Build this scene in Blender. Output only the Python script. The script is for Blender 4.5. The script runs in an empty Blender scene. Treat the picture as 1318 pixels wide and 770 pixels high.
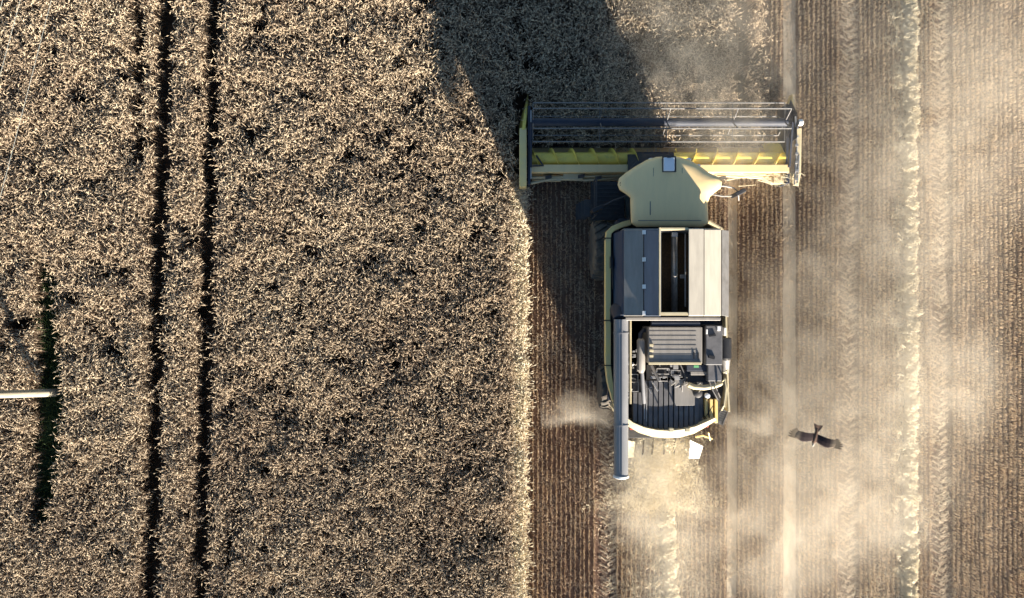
import bpy, bmesh, math, random
import numpy as np
from mathutils import Vector, Matrix
R = math.radians
random.seed(7); rng = np.random.default_rng(7)
SC = bpy.context.scene
COL = SC.collection

# ------------------------------------------------------------------ camera
H = 22.0
cd = bpy.data.cameras.new('camera'); cam = bpy.data.objects.new('camera', cd); COL.objects.link(cam)
cam.location = (0, 0, H); cam.rotation_euler = (0, 0, 0)
cd.sensor_width = 36.0; cd.lens = 24.0; cd.clip_start = 0.1; cd.clip_end = 6000
cd.lens = 36.0 * H / (1318 / 40.0)
SC.camera = cam

# ------------------------------------------------------------------ light
SUN_EL, SUN_AZ = 11.6, 23.5           # elevation, degrees east of south (the sun stands lower right)
sd = Vector((math.sin(R(SUN_AZ)) * math.cos(R(SUN_EL)), -math.cos(R(SUN_AZ)) * math.cos(R(SUN_EL)), math.sin(R(SUN_EL))))
w = bpy.data.worlds.new("World"); SC.world = w; w.use_nodes = True
nt = w.node_tree; bg = nt.nodes['Background']
sky = nt.nodes.new('ShaderNodeTexSky'); sky.sky_type = 'NISHITA'; sky.sun_disc = False
sky.sun_elevation = R(SUN_EL); sky.sun_rotation = R(180 - SUN_AZ)
sky.air_density = 1.0; sky.dust_density = 0.4; sky.ozone_density = 2.5
nt.links.new(sky.outputs[0], bg.inputs[0]); bg.inputs[1].default_value = 0.05
sl = bpy.data.lights.new('sun', 'SUN'); sun = bpy.data.objects.new('sun', sl); COL.objects.link(sun)
sl.energy = 5.0; sl.angle = R(0.6); sl.color = (1.0, 0.90, 0.77)
sun.rotation_euler = sd.to_track_quat('Z', 'Y').to_euler(); sun.location = sd * 60
SC.view_settings.view_transform = 'Standard'; SC.view_settings.look = 'None'
SC.view_settings.gamma = 1.0; SC.view_settings.exposure = 2.08
SC.view_settings.use_curve_mapping = False
cy = SC.cycles
cy.max_bounces = 6; cy.diffuse_bounces = 3; cy.glossy_bounces = 2; cy.transmission_bounces = 3
cy.volume_bounces = 2; cy.transparent_max_bounces = 8
cy.volume_step_rate = 1.0; cy.volume_max_steps = 256
cy.use_denoising = True

# ------------------------------------------------------------------ helpers
def X(px, z=0.0): return (px - 659.0) / 40.0 * (H - z) / H
def Y(py, z=0.0): return (385.0 - py) / 40.0 * (H - z) / H
def P(px, py, z=0.0): return Vector((X(px, z), Y(py, z), z))

def tag(o, label=None, cat=None, group=None, kind=None):
    if label: o['label'] = label
    if cat: o['category'] = cat
    if group: o['group'] = group
    if kind: o['kind'] = kind
    return o

def empty(name, loc):
    o = bpy.data.objects.new(name, None); COL.objects.link(o); o.location = loc
    o.empty_display_size = 0.3
    return o

class MB:
    def __init__(s): s.v = []; s.f = []
    def add(s, vs, fs):
        b = len(s.v); s.v += [Vector(v) for v in vs]; s.f += [tuple(b + i for i in f) for f in fs]; return s
    def box(s, x0, x1, y0, y1, z0, z1):
        x0, x1 = min(x0, x1), max(x0, x1); y0, y1 = min(y0, y1), max(y0, y1)
        v = [(x, y, z) for z in (z0, z1) for y in (y0, y1) for x in (x0, x1)]
        return s.add(v, [(0, 2, 3, 1), (4, 5, 7, 6), (0, 1, 5, 4), (2, 6, 7, 3), (0, 4, 6, 2), (1, 3, 7, 5)])
    def pbox(s, px0, px1, py0, py1, z0, z1):
        return s.box(X(px0, z1), X(px1, z1), Y(py0, z1), Y(py1, z1), z0, z1)
    def loft(s, rings, cap=True, close=True):
        b = len(s.v); n = len(rings[0])
        for r in rings: s.v += [Vector(p) for p in r]
        for k in range(len(rings) - 1):
            for i in range(n if close else n - 1):
                j = (i + 1) % n
                s.f.append((b + k * n + i, b + k * n + j, b + (k + 1) * n + j, b + (k + 1) * n + i))
        if cap:
            s.f.append(tuple(b + i for i in reversed(range(n))))
            s.f.append(tuple(b + (len(rings) - 1) * n + i for i in range(n)))
        return s
    def prism(s, poly, z0, z1, top_scale=1.0):
        pts = [Vector((p[0], p[1], 0)) for p in poly]
        a = sum((pts[i].x * pts[(i + 1) % len(pts)].y - pts[(i + 1) % len(pts)].x * pts[i].y) for i in range(len(pts)))
        if a < 0: pts.reverse()
        c = sum(pts, Vector()) / len(pts)
        return s.loft([[(p.x, p.y, z0) for p in pts], [(c.x + (p.x - c.x) * top_scale, c.y + (p.y - c.y) * top_scale, z1) for p in pts]])
    def tube(s, pts, r, n=8, r2=None, cap=True):
        pts = [Vector(p) for p in pts]; rings = []
        m = len(pts)
        ref = None
        for i, p in enumerate(pts):
            d = (pts[min(i + 1, m - 1)] - pts[max(i - 1, 0)]).normalized()
            if ref is None:
                ref = Vector((0, 0, 1)) if abs(d.z) < .9 else Vector((1, 0, 0))
            a = d.cross(ref).normalized(); b = a.cross(d).normalized(); ref = b
            rr = r if r2 is None else r + (r2 - r) * i / (m - 1)
            if isinstance(r, (list, tuple)): rr = r[i]
            rings.append([p + a * rr * math.cos(2 * math.pi * k / n) + b * rr * math.sin(2 * math.pi * k / n) for k in range(n)])
        return s.loft(rings, cap)
    def plate(s, q, t=0.02):
        q = [Vector(p) for p in q]
        n = (q[1] - q[0]).cross(q[2] - q[0]).normalized() * t
        return s.loft([[p - n for p in q], q])
    def obox(s, c, ax, ay, az):
        c = Vector(c); ax, ay, az = Vector(ax), Vector(ay), Vector(az)
        v = [c + ax * i + ay * j + az * k for k in (-1, 1) for j in (-1, 1) for i in (-1, 1)]
        return s.add(v, [(0, 2, 3, 1), (4, 5, 7, 6), (0, 1, 5, 4), (2, 6, 7, 3), (0, 4, 6, 2), (1, 3, 7, 5)])
    def lathe(s, c, axis, prof, n=24):
        c = Vector(c); d = Vector(axis).normalized()
        a = d.orthogonal().normalized(); b = d.cross(a)
        return s.loft([[c + d * h + (a * math.cos(2 * math.pi * k / n) + b * math.sin(2 * math.pi * k / n)) * r for k in range(n)] for h, r in prof], True)
    def mesh(s, name, off=Vector((0, 0, 0))):
        me = bpy.data.meshes.new(name)
        me.from_pydata([tuple(v - off) for v in s.v], [], s.f); me.update()
        return me
    def build(s, name, mat, parent=None, root=None, bevel=0.0, smooth=True):
        off = Vector((0, 0, 0)); p = parent
        while p is not None: off += p.location; p = p.parent
        me = s.mesh(name, off)
        bm = bmesh.new(); bm.from_mesh(me); bmesh.ops.recalc_face_normals(bm, faces=bm.faces); bm.to_mesh(me); bm.free()
        o = bpy.data.objects.new(name, me); COL.objects.link(o)
        if parent: o.parent = parent
        me.materials.append(mat)
        if smooth:
            me.polygons.foreach_set('use_smooth', [True] * len(me.polygons))
            try: me.set_sharp_from_angle(angle=R(35))
            except Exception: pass
        if bevel:
            b = o.modifiers.new('bevel', 'BEVEL'); b.width = bevel; b.segments = 2; b.limit_method = 'ANGLE'; b.angle_limit = R(40)
            b.harden_normals = True
        return o

def islands(mb):
    par = list(range(len(mb.v)))
    def find(a):
        while par[a] != a: par[a] = par[par[a]]; a = par[a]
        return a
    for f in mb.f:
        for i in f[1:]: par[find(i)] = find(f[0])
    g = {}
    for f in mb.f: g.setdefault(find(f[0]), []).append(f)
    out = []
    for fs in g.values():
        m = MB(); idx = {}
        for f in fs:
            for i in f:
                if i not in idx: idx[i] = len(m.v); m.v.append(mb.v[i])
            m.f.append(tuple(idx[i] for i in f))
        out.append(m)
    return out
def build_each(mb, name, m, parent, bevel=0.0, **k):
    """every loose piece becomes a part of its own"""
    return [q.build(name, m, parent, bevel=bevel, **k) for q in islands(mb)]

def mat(name, c1, c2=None, rough=.5, metal=0.0, scale=3.0, lo=.4, hi=.6, spec=.5, stretch=(1, 1, 1), bump=0.0, bscale=20.0):
    m = bpy.data.materials.new(name); m.use_nodes = True
    n = m.node_tree.nodes; l = m.node_tree.links; b = n['Principled BSDF']
    b.inputs['Roughness'].default_value = rough; b.inputs['Metallic'].default_value = metal
    b.inputs['Specular IOR Level'].default_value = spec
    b.inputs['Base Color'].default_value = (*c1, 1)
    tc = n.new('ShaderNodeTexCoord')
    if c2:
        mp = n.new('ShaderNodeMapping'); mp.inputs['Scale'].default_value = stretch
        l.new(tc.outputs['Object'], mp.inputs[0])
        t = n.new('ShaderNodeTexNoise'); t.inputs['Scale'].default_value = scale; t.inputs['Detail'].default_value = 8; t.inputs['Roughness'].default_value = .65
        l.new(mp.outputs[0], t.inputs[0])
        r = n.new('ShaderNodeMapRange'); r.inputs[1].default_value = lo; r.inputs[2].default_value = hi
        l.new(t.outputs[0], r.inputs[0])
        mx = n.new('ShaderNodeMix'); mx.data_type = 'RGBA'; mx.inputs[6].default_value = (*c1, 1); mx.inputs[7].default_value = (*c2, 1)
        l.new(r.outputs[0], mx.inputs[0]); l.new(mx.outputs[2], b.inputs['Base Color'])
    if bump:
        t2 = n.new('ShaderNodeTexNoise'); t2.inputs['Scale'].default_value = bscale; t2.inputs['Detail'].default_value = 6
        l.new(tc.outputs['Object'], t2.inputs[0])
        bp = n.new('ShaderNodeBump'); bp.inputs['Strength'].default_value = bump; bp.inputs['Distance'].default_value = .02
        l.new(t2.outputs[0], bp.inputs['Height']); l.new(bp.outputs[0], b.inputs['Normal'])
    return m

def straw_mat(name, cols, trans=0.25, rough=.6):
    """dry plant matter: each instance takes a colour of its own from the list; thin tissue lets some light through"""
    m = bpy.data.materials.new(name); m.use_nodes = True
    n = m.node_tree.nodes; l = m.node_tree.links; b = n['Principled BSDF']
    oi = n.new('ShaderNodeObjectInfo'); cr = n.new('ShaderNodeValToRGB')
    els = cr.color_ramp.elements
    while len(els) < len(cols): els.new(.5)
    for i, c in enumerate(cols):
        els[i].position = i / (len(cols) - 1); els[i].color = (*c, 1)
    geo = n.new('ShaderNodeNewGeometry')
    ns = n.new('ShaderNodeTexNoise'); ns.inputs['Scale'].default_value = 0.35; ns.inputs['Detail'].default_value = 3
    l.new(geo.outputs['Position'], ns.inputs[0])
    wn = n.new('ShaderNodeMath'); wn.operation = 'MULTIPLY_ADD'; l.new(geo.outputs['Random Per Island'], wn.inputs[0]); wn.inputs[1].default_value = .6
    sc = n.new('ShaderNodeMath'); sc.operation = 'MULTIPLY'; l.new(oi.outputs['Random'], sc.inputs[0]); sc.inputs[1].default_value = .25
    ad = n.new('ShaderNodeMath'); ad.operation = 'MULTIPLY_ADD'; l.new(ns.outputs[0], ad.inputs[0]); ad.inputs[1].default_value = .9
    sb = n.new('ShaderNodeMath'); sb.operation = 'SUBTRACT'; l.new(sc.outputs[0], sb.inputs[0]); sb.inputs[1].default_value = .35
    l.new(sb.outputs[0], ad.inputs[2]); l.new(ad.outputs[0], wn.inputs[2])
    l.new(wn.outputs[0], cr.inputs[0]); l.new(cr.outputs[0], b.inputs['Base Color'])
    b.inputs['Roughness'].default_value = rough; b.inputs['Specular IOR Level'].default_value = .25
    if trans:
        t = n.new('ShaderNodeBsdfTranslucent'); l.new(cr.outputs[0], t.inputs[0])
        mx = n.new('ShaderNodeMixShader'); mx.inputs[0].default_value = trans
        l.new(b.outputs[0], mx.inputs[1]); l.new(t.outputs[0], mx.inputs[2])
        l.new(mx.outputs[0], n['Material Output'].inputs[0])
    return m

def scatter(name, pts, rot, scl, idx, protos):
    """one object: points carrying rotation, scale and variant, a mesh variant instanced on each"""
    pc = bpy.data.collections.new(name + '_variants')
    for i, p in enumerate(protos):
        o = bpy.data.objects.new('%s_variant' % name, p) ; pc.objects.link(o)
    me = bpy.data.meshes.new(name); n = len(pts)
    me.vertices.add(n); me.vertices.foreach_set('co', np.asarray(pts, dtype=np.float32).ravel())
    a = me.attributes.new('rot', 'FLOAT_VECTOR', 'POINT'); a.data.foreach_set('vector', np.asarray(rot, dtype=np.float32).ravel())
    a = me.attributes.new('scl', 'FLOAT_VECTOR', 'POINT')
    s = np.asarray(scl, dtype=np.float32)
    if s.ndim == 1: s = np.repeat(s[:, None], 3, 1)
    a.data.foreach_set('vector', s.ravel())
    a = me.attributes.new('idx', 'INT', 'POINT'); a.data.foreach_set('value', np.asarray(idx, dtype=np.int32))
    o = bpy.data.objects.new(name, me); COL.objects.link(o)
    g = bpy.data.node_groups.new(name, 'GeometryNodeTree')
    g.interface.new_socket('Geometry', in_out='INPUT', socket_type='NodeSocketGeometry')
    g.interface.new_socket('Geometry', in_out='OUTPUT', socket_type='NodeSocketGeometry')
    N, L = g.nodes, g.links
    gi, go = N.new('NodeGroupInput'), N.new('NodeGroupOutput')
    ip = N.new('GeometryNodeInstanceOnPoints'); ci = N.new('GeometryNodeCollectionInfo')
    ci.inputs['Collection'].default_value = pc; ci.inputs['Separate Children'].default_value = True; ci.inputs['Reset Children'].default_value = True
    def att(nm, t):
        k = N.new('GeometryNodeInputNamedAttribute'); k.data_type = t; k.inputs['Name'].default_value = nm
        return [q for q in k.outputs if q.name == 'Attribute' and q.enabled][0]
    er = N.new('FunctionNodeEulerToRotation')
    L.new(att('rot', 'FLOAT_VECTOR'), er.inputs[0])
    L.new(gi.outputs[0], ip.inputs['Points']); L.new(ci.outputs[0], ip.inputs['Instance'])
    ip.inputs['Pick Instance'].default_value = True
    L.new(att('idx', 'INT'), ip.inputs['Instance Index']); L.new(er.outputs[0], ip.inputs['Rotation']); L.new(att('scl', 'FLOAT_VECTOR'), ip.inputs['Scale'])
    L.new(ip.outputs[0], go.inputs[0])
    md = o.modifiers.new('scatter', 'NODES'); md.node_group = g
    return o

def fbm2(x, y, s, seed=0, octv=4):
    """cheap tileless value noise for placing things"""
    out = np.zeros_like(x); amp = 1.0; tot = 0.0
    for o in range(octv):
        xs, ys = x * s + 13.7 * o + seed, y * s + 7.1 * o - seed
        xi, yi = np.floor(xs).astype(np.int64), np.floor(ys).astype(np.int64)
        fx, fy = xs - xi, ys - yi; fx = fx * fx * (3 - 2 * fx); fy = fy * fy * (3 - 2 * fy)
        def h(a, b):
            v = np.sin(a * 127.1 + b * 311.7 + seed * 17.3) * 43758.5453
            return v - np.floor(v)
        out += amp * ((h(xi, yi) * (1 - fx) + h(xi + 1, yi) * fx) * (1 - fy) + (h(xi, yi + 1) * (1 - fx) + h(xi + 1, yi + 1) * fx) * fy)
        tot += amp; amp *= .5; s *= 2.03
    return out / tot

# ------------------------------------------------------------------ materials
M = {}
M['soil'] = mat('stubble_soil', (.095, .056, .040), (.19, .125, .086), rough=.95, scale=2.5, lo=.35, hi=.65, spec=.1, stretch=(3, 1, 1), bump=.6, bscale=30)
M['cropsoil'] = mat('canopy_shade_soil', (.035, .024, .016), (.055, .038, .026), rough=.95, scale=4, spec=.1)  # soil darkened so its colour carries the shade under the wheat
M['track'] = mat('rolled_soil', (.37, .30, .215), (.45, .38, .28), rough=.95, scale=3, lo=.4, hi=.6, spec=.1, stretch=(4, .6, 1), bump=.25, bscale=25)
M['yellow'] = mat('dusty_yellow_paint', (.86, .65, .24), (.74, .57, .28), rough=.45, scale=2.2, lo=.35, hi=.7, bump=.05)
M['cabyellow'] = mat('pale_yellow_roof', (.92, .67, .33), (.80, .59, .30), rough=.5, scale=1.6, lo=.3, hi=.75, stretch=(3, .6, 1))
M['strongyellow'] = mat('worn_yellow', (.85, .66, .13), (.55, .42, .14), rough=.5, scale=4, lo=.5, hi=.75)
M['cream'] = mat('dusty_cream_paint', (.52, .45, .29), (.43, .36, .22), rough=.55, scale=3, lo=.4, hi=.7)
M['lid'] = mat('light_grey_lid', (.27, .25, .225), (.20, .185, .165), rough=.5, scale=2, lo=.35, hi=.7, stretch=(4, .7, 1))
M['lid_shade'] = mat('shade_blue_lid', (.13, .155, .20), (.10, .115, .15), rough=.5, scale=2, lo=.35, hi=.7, stretch=(4, .7, 1))  # shade on the left inner lid put into the colour as blue
M['shoulder'] = mat('shade_blue_panel', (.012, .035, .085), (.02, .045, .09), rough=.6, scale=3)  # dark blue stands for the shade on the tank's left slope
M['lid_sunlit'] = mat('sunlit_tone_lid', (.41, .375, .31), (.33, .30, .25), rough=.55, scale=2, lo=.35, hi=.7, stretch=(4, .7, 1))  # lighter copy of the lid colour, sunlight on the right lids painted in
M['grey'] = mat('mid_grey_metal', (.17, .165, .16), (.11, .105, .10), rough=.5, scale=5, lo=.4, hi=.7)
M['deck'] = mat('deck_grey', (.12, .117, .12), (.08, .078, .08), rough=.6, scale=4, lo=.4, hi=.65)
M['auger_grey'] = mat('auger_tube_grey', (.23, .23, .235), (.17, .17, .175), rough=.45, scale=3, stretch=(1, .3, 1), lo=.35, hi=.7)
M['dark'] = mat('dark_steel', (.035, .035, .038), (.07, .06, .05), rough=.6, scale=5, lo=.45, hi=.7)
M['black'] = mat('black_plastic', (.012, .012, .014), (.03, .027, .025), rough=.5, scale=6, lo=.5, hi=.7)
M['rubber'] = mat('dusty_rubber', (.03, .03, .03), (.16, .13, .095), rough=.9, scale=4, lo=.35, hi=.7)
M['steel'] = mat('bare_steel', (.55, .53, .50), (.40, .36, .30), rough=.35, metal=.7, scale=6, lo=.45, hi=.7)
M['bluegrey'] = mat('blue_black_paint', (.012, .02, .04), (.03, .035, .05), rough=.65, scale=3, lo=.4, hi=.7)
M['white'] = mat('white_panel', (.78, .77, .74), (.66, .62, .55), rough=.5, scale=3, lo=.5, hi=.8)
M['glass'] = mat('tinted_glass', (.02, .03, .035), rough=.06, spec=.8)
M['lamp'] = mat('lamp_lens', (.75, .77, .80), rough=.15)
M['amber'] = mat('amber_lens', (.75, .28, .03), rough=.25)
M['red'] = mat('red_lens', (.45, .03, .02), rough=.3)
M['green'] = mat('green_label', (.12, .35, .16), rough=.5)
M['grain'] = mat('harvested_grain', (.16, .095, .045), (.09, .055, .03), rough=.9, scale=25, lo=.4, hi=.6, bump=1.0, bscale=60)
M['brass'] = mat('brown_bolt', (.22, .14, .08), rough=.5)
M['pole'] = mat('weathered_pole', (.36, .32, .24), (.27, .235, .17), rough=.85, scale=3, stretch=(6, 6, .6), lo=.35, hi=.65)
M['wire'] = mat('weathered_wire', (.42, .44, .40), rough=.5, metal=.3)
M['wheat'] = straw_mat('ripe_wheat', [(.30, .215, .15), (.53, .41, .28), (.67, .545, .38), (.75, .635, .455)], .22)
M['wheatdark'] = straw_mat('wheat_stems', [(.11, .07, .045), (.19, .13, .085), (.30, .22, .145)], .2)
M['stubble'] = straw_mat('stubble_straw', [(.46, .33, .22), (.64, .50, .34), (.78, .65, .47)], .15)
M['straw'] = straw_mat('cut_straw', [(.66, .55, .37), (.82, .73, .53), (.88, .81, .64)], .25)
M['weed'] = straw_mat('green_weeds', [(.012, .028, .010), (.025, .05, .018), (.05, .085, .028), (.11, .15, .045)], .3)

# ------------------------------------------------------------------ ground
g = MB(); S = 2500
g.add([(-S, -S, 0), (S, -S, 0), (S, S, 0), (-S, S, 0)], [(0, 1, 2, 3)])
tag(g.build('ground', M['soil'], smooth=False), kind='structure')

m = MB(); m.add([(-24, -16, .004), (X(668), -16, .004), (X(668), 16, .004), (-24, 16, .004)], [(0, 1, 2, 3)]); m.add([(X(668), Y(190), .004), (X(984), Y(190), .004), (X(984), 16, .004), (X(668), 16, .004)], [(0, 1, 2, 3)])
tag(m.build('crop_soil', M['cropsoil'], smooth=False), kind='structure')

def ribbon(path, half, z, seed):
    """soil strip pressed by wheels, wavering edges"""
    m = MB(); n = 140; l = []; r = []
    for i in range(n + 1):
        y = -16 + 32 * i / n
        x = path(y)
        j = fbm2(np.array([y * 1.0]), np.array([seed * 1.0]), 1.3, seed)[0] * .06 - .03
        l.append((x - half + j, y, z)); r.append((x + half + j * .6, y, z))
    v = []; f = []
    for a, b in zip(l, r): v += [a, b]
    for i in range(n): f.append((2 * i, 2 * i + 1, 2 * i + 3, 2 * i + 2))
    return m.add(v, f)
TRK = [(lambda y: X(1016), .20), (lambda y: X(943) + 0.004 * y, .15)]
for i, (pf, hw) in enumerate(TRK):
    tag(ribbon(pf, hw, .004, i + 3).build('wheel_track', M['track'], smooth=False), kind='structure')

# ------------------------------------------------------------------ plants: variants
def ribbon_leaf(mb, p, d, L, wd, droop, n=4):
    p = Vector(p); d = Vector(d).normalized(); pts = []
    side = d.cross(Vector((0, 0, 1)))
    if side.length < .1: side = Vector((1, 0, 0))
    side.normalize()
    q = p.copy(); dd = d.copy()
    for i in range(n + 1):
        t = i / n; ww = wd * (1 - t) ** .6 + .001
        pts.append((q - side * ww * .5, q + side * ww * .5)); q = q + dd * L / n; dd = (dd + Vector((0, 0, -droop))).normalized()
    b = len(mb.v)
    for a, c in pts: mb.v += [a, c]
    for i in range(n): mb.f.append((b + 2 * i, b + 2 * i + 1, b + 2 * i + 3, b + 2 * i + 2))

def make_clump(nst, rad, hgt, lean=None, seed=0, ear=1.0):
    r = random.Random(seed); ears = MB(); st = MB()
    for s in range(nst):
        a = r.uniform(0, 6.283); q = rad * math.sqrt(r.random())
        p0 = Vector((q * math.cos(a), q * math.sin(a), 0))
        h = hgt * r.uniform(.86, 1.1); az = r.uniform(0, 6.283)
        tilt = r.uniform(0, .10)
        top = p0 + Vector((math.cos(az) * tilt, math.sin(az) * tilt, h))
        if lean is not None: top = top + Vector((lean * r.uniform(.3, 1.3) , 0, -abs(lean) * .35 * r.random()))
        st.tube([p0, p0.lerp(top, .55) , top], .0035, 3, cap=False)
        # nodding ear
        bend = r.uniform(.2, 2.1); L = r.uniform(.06, .10) * ear
        hd = Vector((math.cos(az), math.sin(az), 0)); cur = top.copy(); ang = .25; pts = [cur.copy()]
        for k in range(3):
            ang += bend / 3; cur = cur + (hd * math.sin(ang) + Vector((0, 0, 1)) * math.cos(ang)) * .018; pts.append(cur.copy())
        ears.tube(pts, .003, 3, cap=False)
        base = cur.copy(); rings = []; ep = []
        for k in range(5):
            ep.append(base.copy()); base = base + (hd * math.sin(ang) + Vector((0, 0, 1)) * math.cos(ang)) * L / 4; ang += .08
        ears.tube(ep, [.004, .0095 * ear, .0105 * ear, .0085 * ear, .003], 5)
        dv = (ep[-1] - ep[0]).normalized()
        for k in range(3):
            o = Vector((r.uniform(-1, 1), r.uniform(-1, 1), r.uniform(-1, 1))) * .35
            b0 = ep[1 + k]; tip = b0 + (dv + o).normalized() * r.uniform(.05, .08)
            sd_ = dv.cross(o).normalized() * .0022
            ears.add([b0 - sd_, b0 + sd_, tip], [(0, 1, 2)])
        # dry leaves
        for k in range(2):
            t = r.uniform(.5, .93); a2 = r.uniform(0, 6.283)
            ribbon_leaf(ears if k == 0 else st, p0.lerp(top, t), (math.cos(a2), math.sin(a2), r.uniform(.1, 1.0)), r.uniform(.10, .20), r.uniform(.005, .009), r.uniform(.25, .7), 3)
    return ears, st

def two_mat_mesh(name, a, b, ma, mb_):
    me = bpy.data.meshes.new(name)
    off = len(a.v)
    me.from_pydata([tuple(v) for v in a.v + b.v], [], a.f + [tuple(i + off for i in f) for f in b.f])
    me.materials.append(ma); me.materials.append(mb_)
    mi = [0] * len(a.f) + [1] * len(b.f)
    me.polygons.foreach_set('material_index', mi); me.update()
    return me

WH = .86
wheat_protos = [two_mat_mesh('wheat_clump', *make_clump(10, .12, WH, None, 100 + i, .9), M['wheat'], M['wheatdark']) for i in range(14)]
edge_protos = [two_mat_mesh('edge_clump', *make_clump(8, .10, WH * .62, .30, 300 + i), M['straw'], M['stubble']) for i in range(8)]

# ------------------------------------------------------------------ standing wheat
def tram(py, pts):
    ys = [p[1] for p in pts]; xs = [p[0] for p in pts]
    return np.interp(py, ys, xs)
def wheat_points():
    sp = .125; xs = np.arange(-19.5, 8.6, sp); ys = np.arange(-14.0, 15.6, .145)
    gx, gy = np.meshgrid(xs, ys); gx = gx.ravel(); gy = gy.ravel()
    gx = gx + rng.normal(0, .028, gx.size); gy = gy + rng.uniform(-.085, .085, gy.size)
    k = (H - WH) / H / 40.0          # photograph scale at the height of the ears
    px = 659 + gx / k; py = 385 - gy / k
    n1 = fbm2(gx, gy, 1.4, 3); n2 = fbm2(gx, gy, 5.0, 9, 2); wob = (fbm2(gy, gy * 0 + 1, .9, 5) - .5) * 5
    keep = (n2 * .65 + n1 * .35) > .38
    keep |= rng.random(gx.size) < .12
    # wheel lines through the crop
    for pts, hw in (([(214, -60), (213, 0), (207, 250), (203, 320), (200, 520), (192, 770), (190, 850)], 12.5),
                    ([(276, -60), (275, 0), (268, 260), (265, 400), (262, 520), (257, 770), (255, 850)], 11.0)):
        jit = (fbm2(gy * 3, gy * 0 + hw, 1.0, 21) - .5) * 5
        keep &= ~(np.abs(px - tram(py, pts) - wob * .25) < hw + .45 * jit)
    keep &= ~((np.abs(px - (178 - py * .01)) < 10.0) & (py < 215) & (rng.random(gx.size) < .95))
    keep &= ~((np.abs(px - (304 - (py - 640) * .14)) < 5.5) & (py > 640) & (py < 735))
    keep &= ~((np.abs(px - 539) < 3.0) & (rng.random(gx.size) < .45))
    # the bare gap full of weeds round the pole
    hwid = np.interp(py, [325, 345, 420, 480, 520, 600, 660, 705], [0, 6, 11, 15, 16, 13, 8, 0]); cx = np.interp(py, [330, 420, 520, 600, 700], [55, 59, 62, 58, 44])
    keep &= ~(np.abs(px - cx) < hwid + 5 * np.clip(hwid / 5, 0, 1) + (n2 - .5) * 4)
    keep &= ~((np.abs(px - 20) < 14) & (np.abs(py - 418) < 12) & (rng.random(gx.size) < .7))
    keep &= ~((np.abs(px - 230) < 10) & (np.abs(py - 292) < 5))
    # outline of the uncut crop
    left = px < 660 + wob * .08
    front = (px >= 664) & (px < 984 + wob) & (py < 184)
    inside = left | front
    keep &= inside
    keep &= ~((np.abs(px - 957) < 10) & (py < 190))
    # the machine itself must not stand in it
    keep &= ~((px > 660) & (px < 684) & (py > 112) & (py < 250))
    gx, gy, px, py, n1 = gx[keep], gy[keep], px[keep], py[keep], n1[keep]
    n = gx.size
    pts = np.stack([gx, gy, np.zeros(n)], 1)
    rot = np.stack([rng.normal(0, .07, n), rng.normal(0, .07, n), rng.uniform(0, 6.283, n)], 1)
    s = rng.uniform(.9, 1.08, n) * (.90 + .2 * n1)
    return pts, rot, s, rng.integers(0, len(wheat_protos), n)
wp = wheat_points()
tag(scatter('wheat_crop', *wp, wheat_protos), kind='stuff')
print('wheat', len(wp[0]))

# crop edge: stalks leaning out over the cut
ne = 1600
ey = rng.uniform(-14.0, Y(238), ne); ex = X(665.5) + rng.normal(0, .05, ne) + (fbm2(ey, ey * 0, 1.2, 4) - .5) * .05
tag(scatter('crop_edge', np.stack([ex - .13, ey, np.zeros(ne)], 1), np.stack([rng.normal(0, .12, ne), rng.normal(0, .08, ne), rng.normal(0, .5, ne)], 1),
            rng.uniform(.8, 1.1, ne), rng.integers(0, 8, ne), edge_protos), kind='stuff')

# ------------------------------------------------------------------ weeds in the gap
def weed_proto(seed):
    r = random.Random(seed); m = MB()
    for s in range(16):
        a = r.uniform(0, 6.283); ribbon_leaf(m, (r.uniform(-.05, .05), r.uniform(-.05, .05), 0), (math.cos(a) * .5, math.sin(a) * .5, 1), r.uniform(.25, .6), r.uniform(.012, .03), r.uniform(.1, .35), 5)
    me = m.mesh('weed'); me.materials.append(M['weed']); return me
wpn = []
for i in range(520):
    py = random.uniform(335, 700); hw = np.interp(py, [325, 345, 420, 480, 520, 600, 660, 705], [0, 6, 11, 15, 16, 13, 8, 0]); cx = np.interp(py, [330, 420, 520, 600, 700], [55, 59, 62, 58, 44])
    px = cx + random.uniform(-1.1, .9) * hw
    if random.random() < max(0, (py - 470) / 300): continue
    wpn.append((X(px, .7), Y(py, .7), 0))
n = len(wpn)
tag(scatter('weeds', wpn, np.stack([rng.normal(0, .1, n), rng.normal(0, .1, n), rng.uniform(0, 6.28, n)], 1), rng.uniform(.6, 1.45, n), rng.integers(0, 5, n), [weed_proto(i) for i in range(5)]), kind='stuff')

# ------------------------------------------------------------------ stubble rows
def stub_proto(seed, flat=False):
    r = random.Random(seed); m = MB()
    for s in range(70):
        y = r.uniform(-.5, .5); x = r.gauss(0, .009); h = r.uniform(.08, .17)
        if r.random() < .13: continue
        t = Vector((x + r.gauss(0, .014), y + r.gauss(0, .03), h)); m.tube([(x, y, -.01), t], .0055, 4)
        if r.random() < .15:
            a = r.uniform(0, 6.283); ribbon_leaf(m, Vector((x, y, 0)).lerp(t, r.uniform(.3, .9)), (math.cos(a), math.sin(a), .2), r.uniform(.04, .1), .008, .5, 2)
    me = m.mesh('stubble_row'); me.materials.append(M['stubble']); return me
stub_protos = [stub_proto(500 + i) for i in range(12)]
rows = []
RS = .150
for i in range(int((19.5 - X(684)) / RS)):
    x = X(686) + i * RS
    if any(abs(x - pf(0)) < hw + .02 for pf, hw in TRK): continue
    px = 659 + x * 40
    if abs(px - 1092) < 12 or abs(px - 1210) < 12 or abs(px - 781) < 13: continue   # tyre tracks press the rows flat
    ys = np.arange(-14.5, 16.0, 1.0) + random.uniform(0, 1)
    for y in ys:
        py = 385 - y * 40
        if px < 988 and py < 195: continue          # still standing there
        rows.append((x + random.gauss(0, .010), y, 0))
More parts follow.
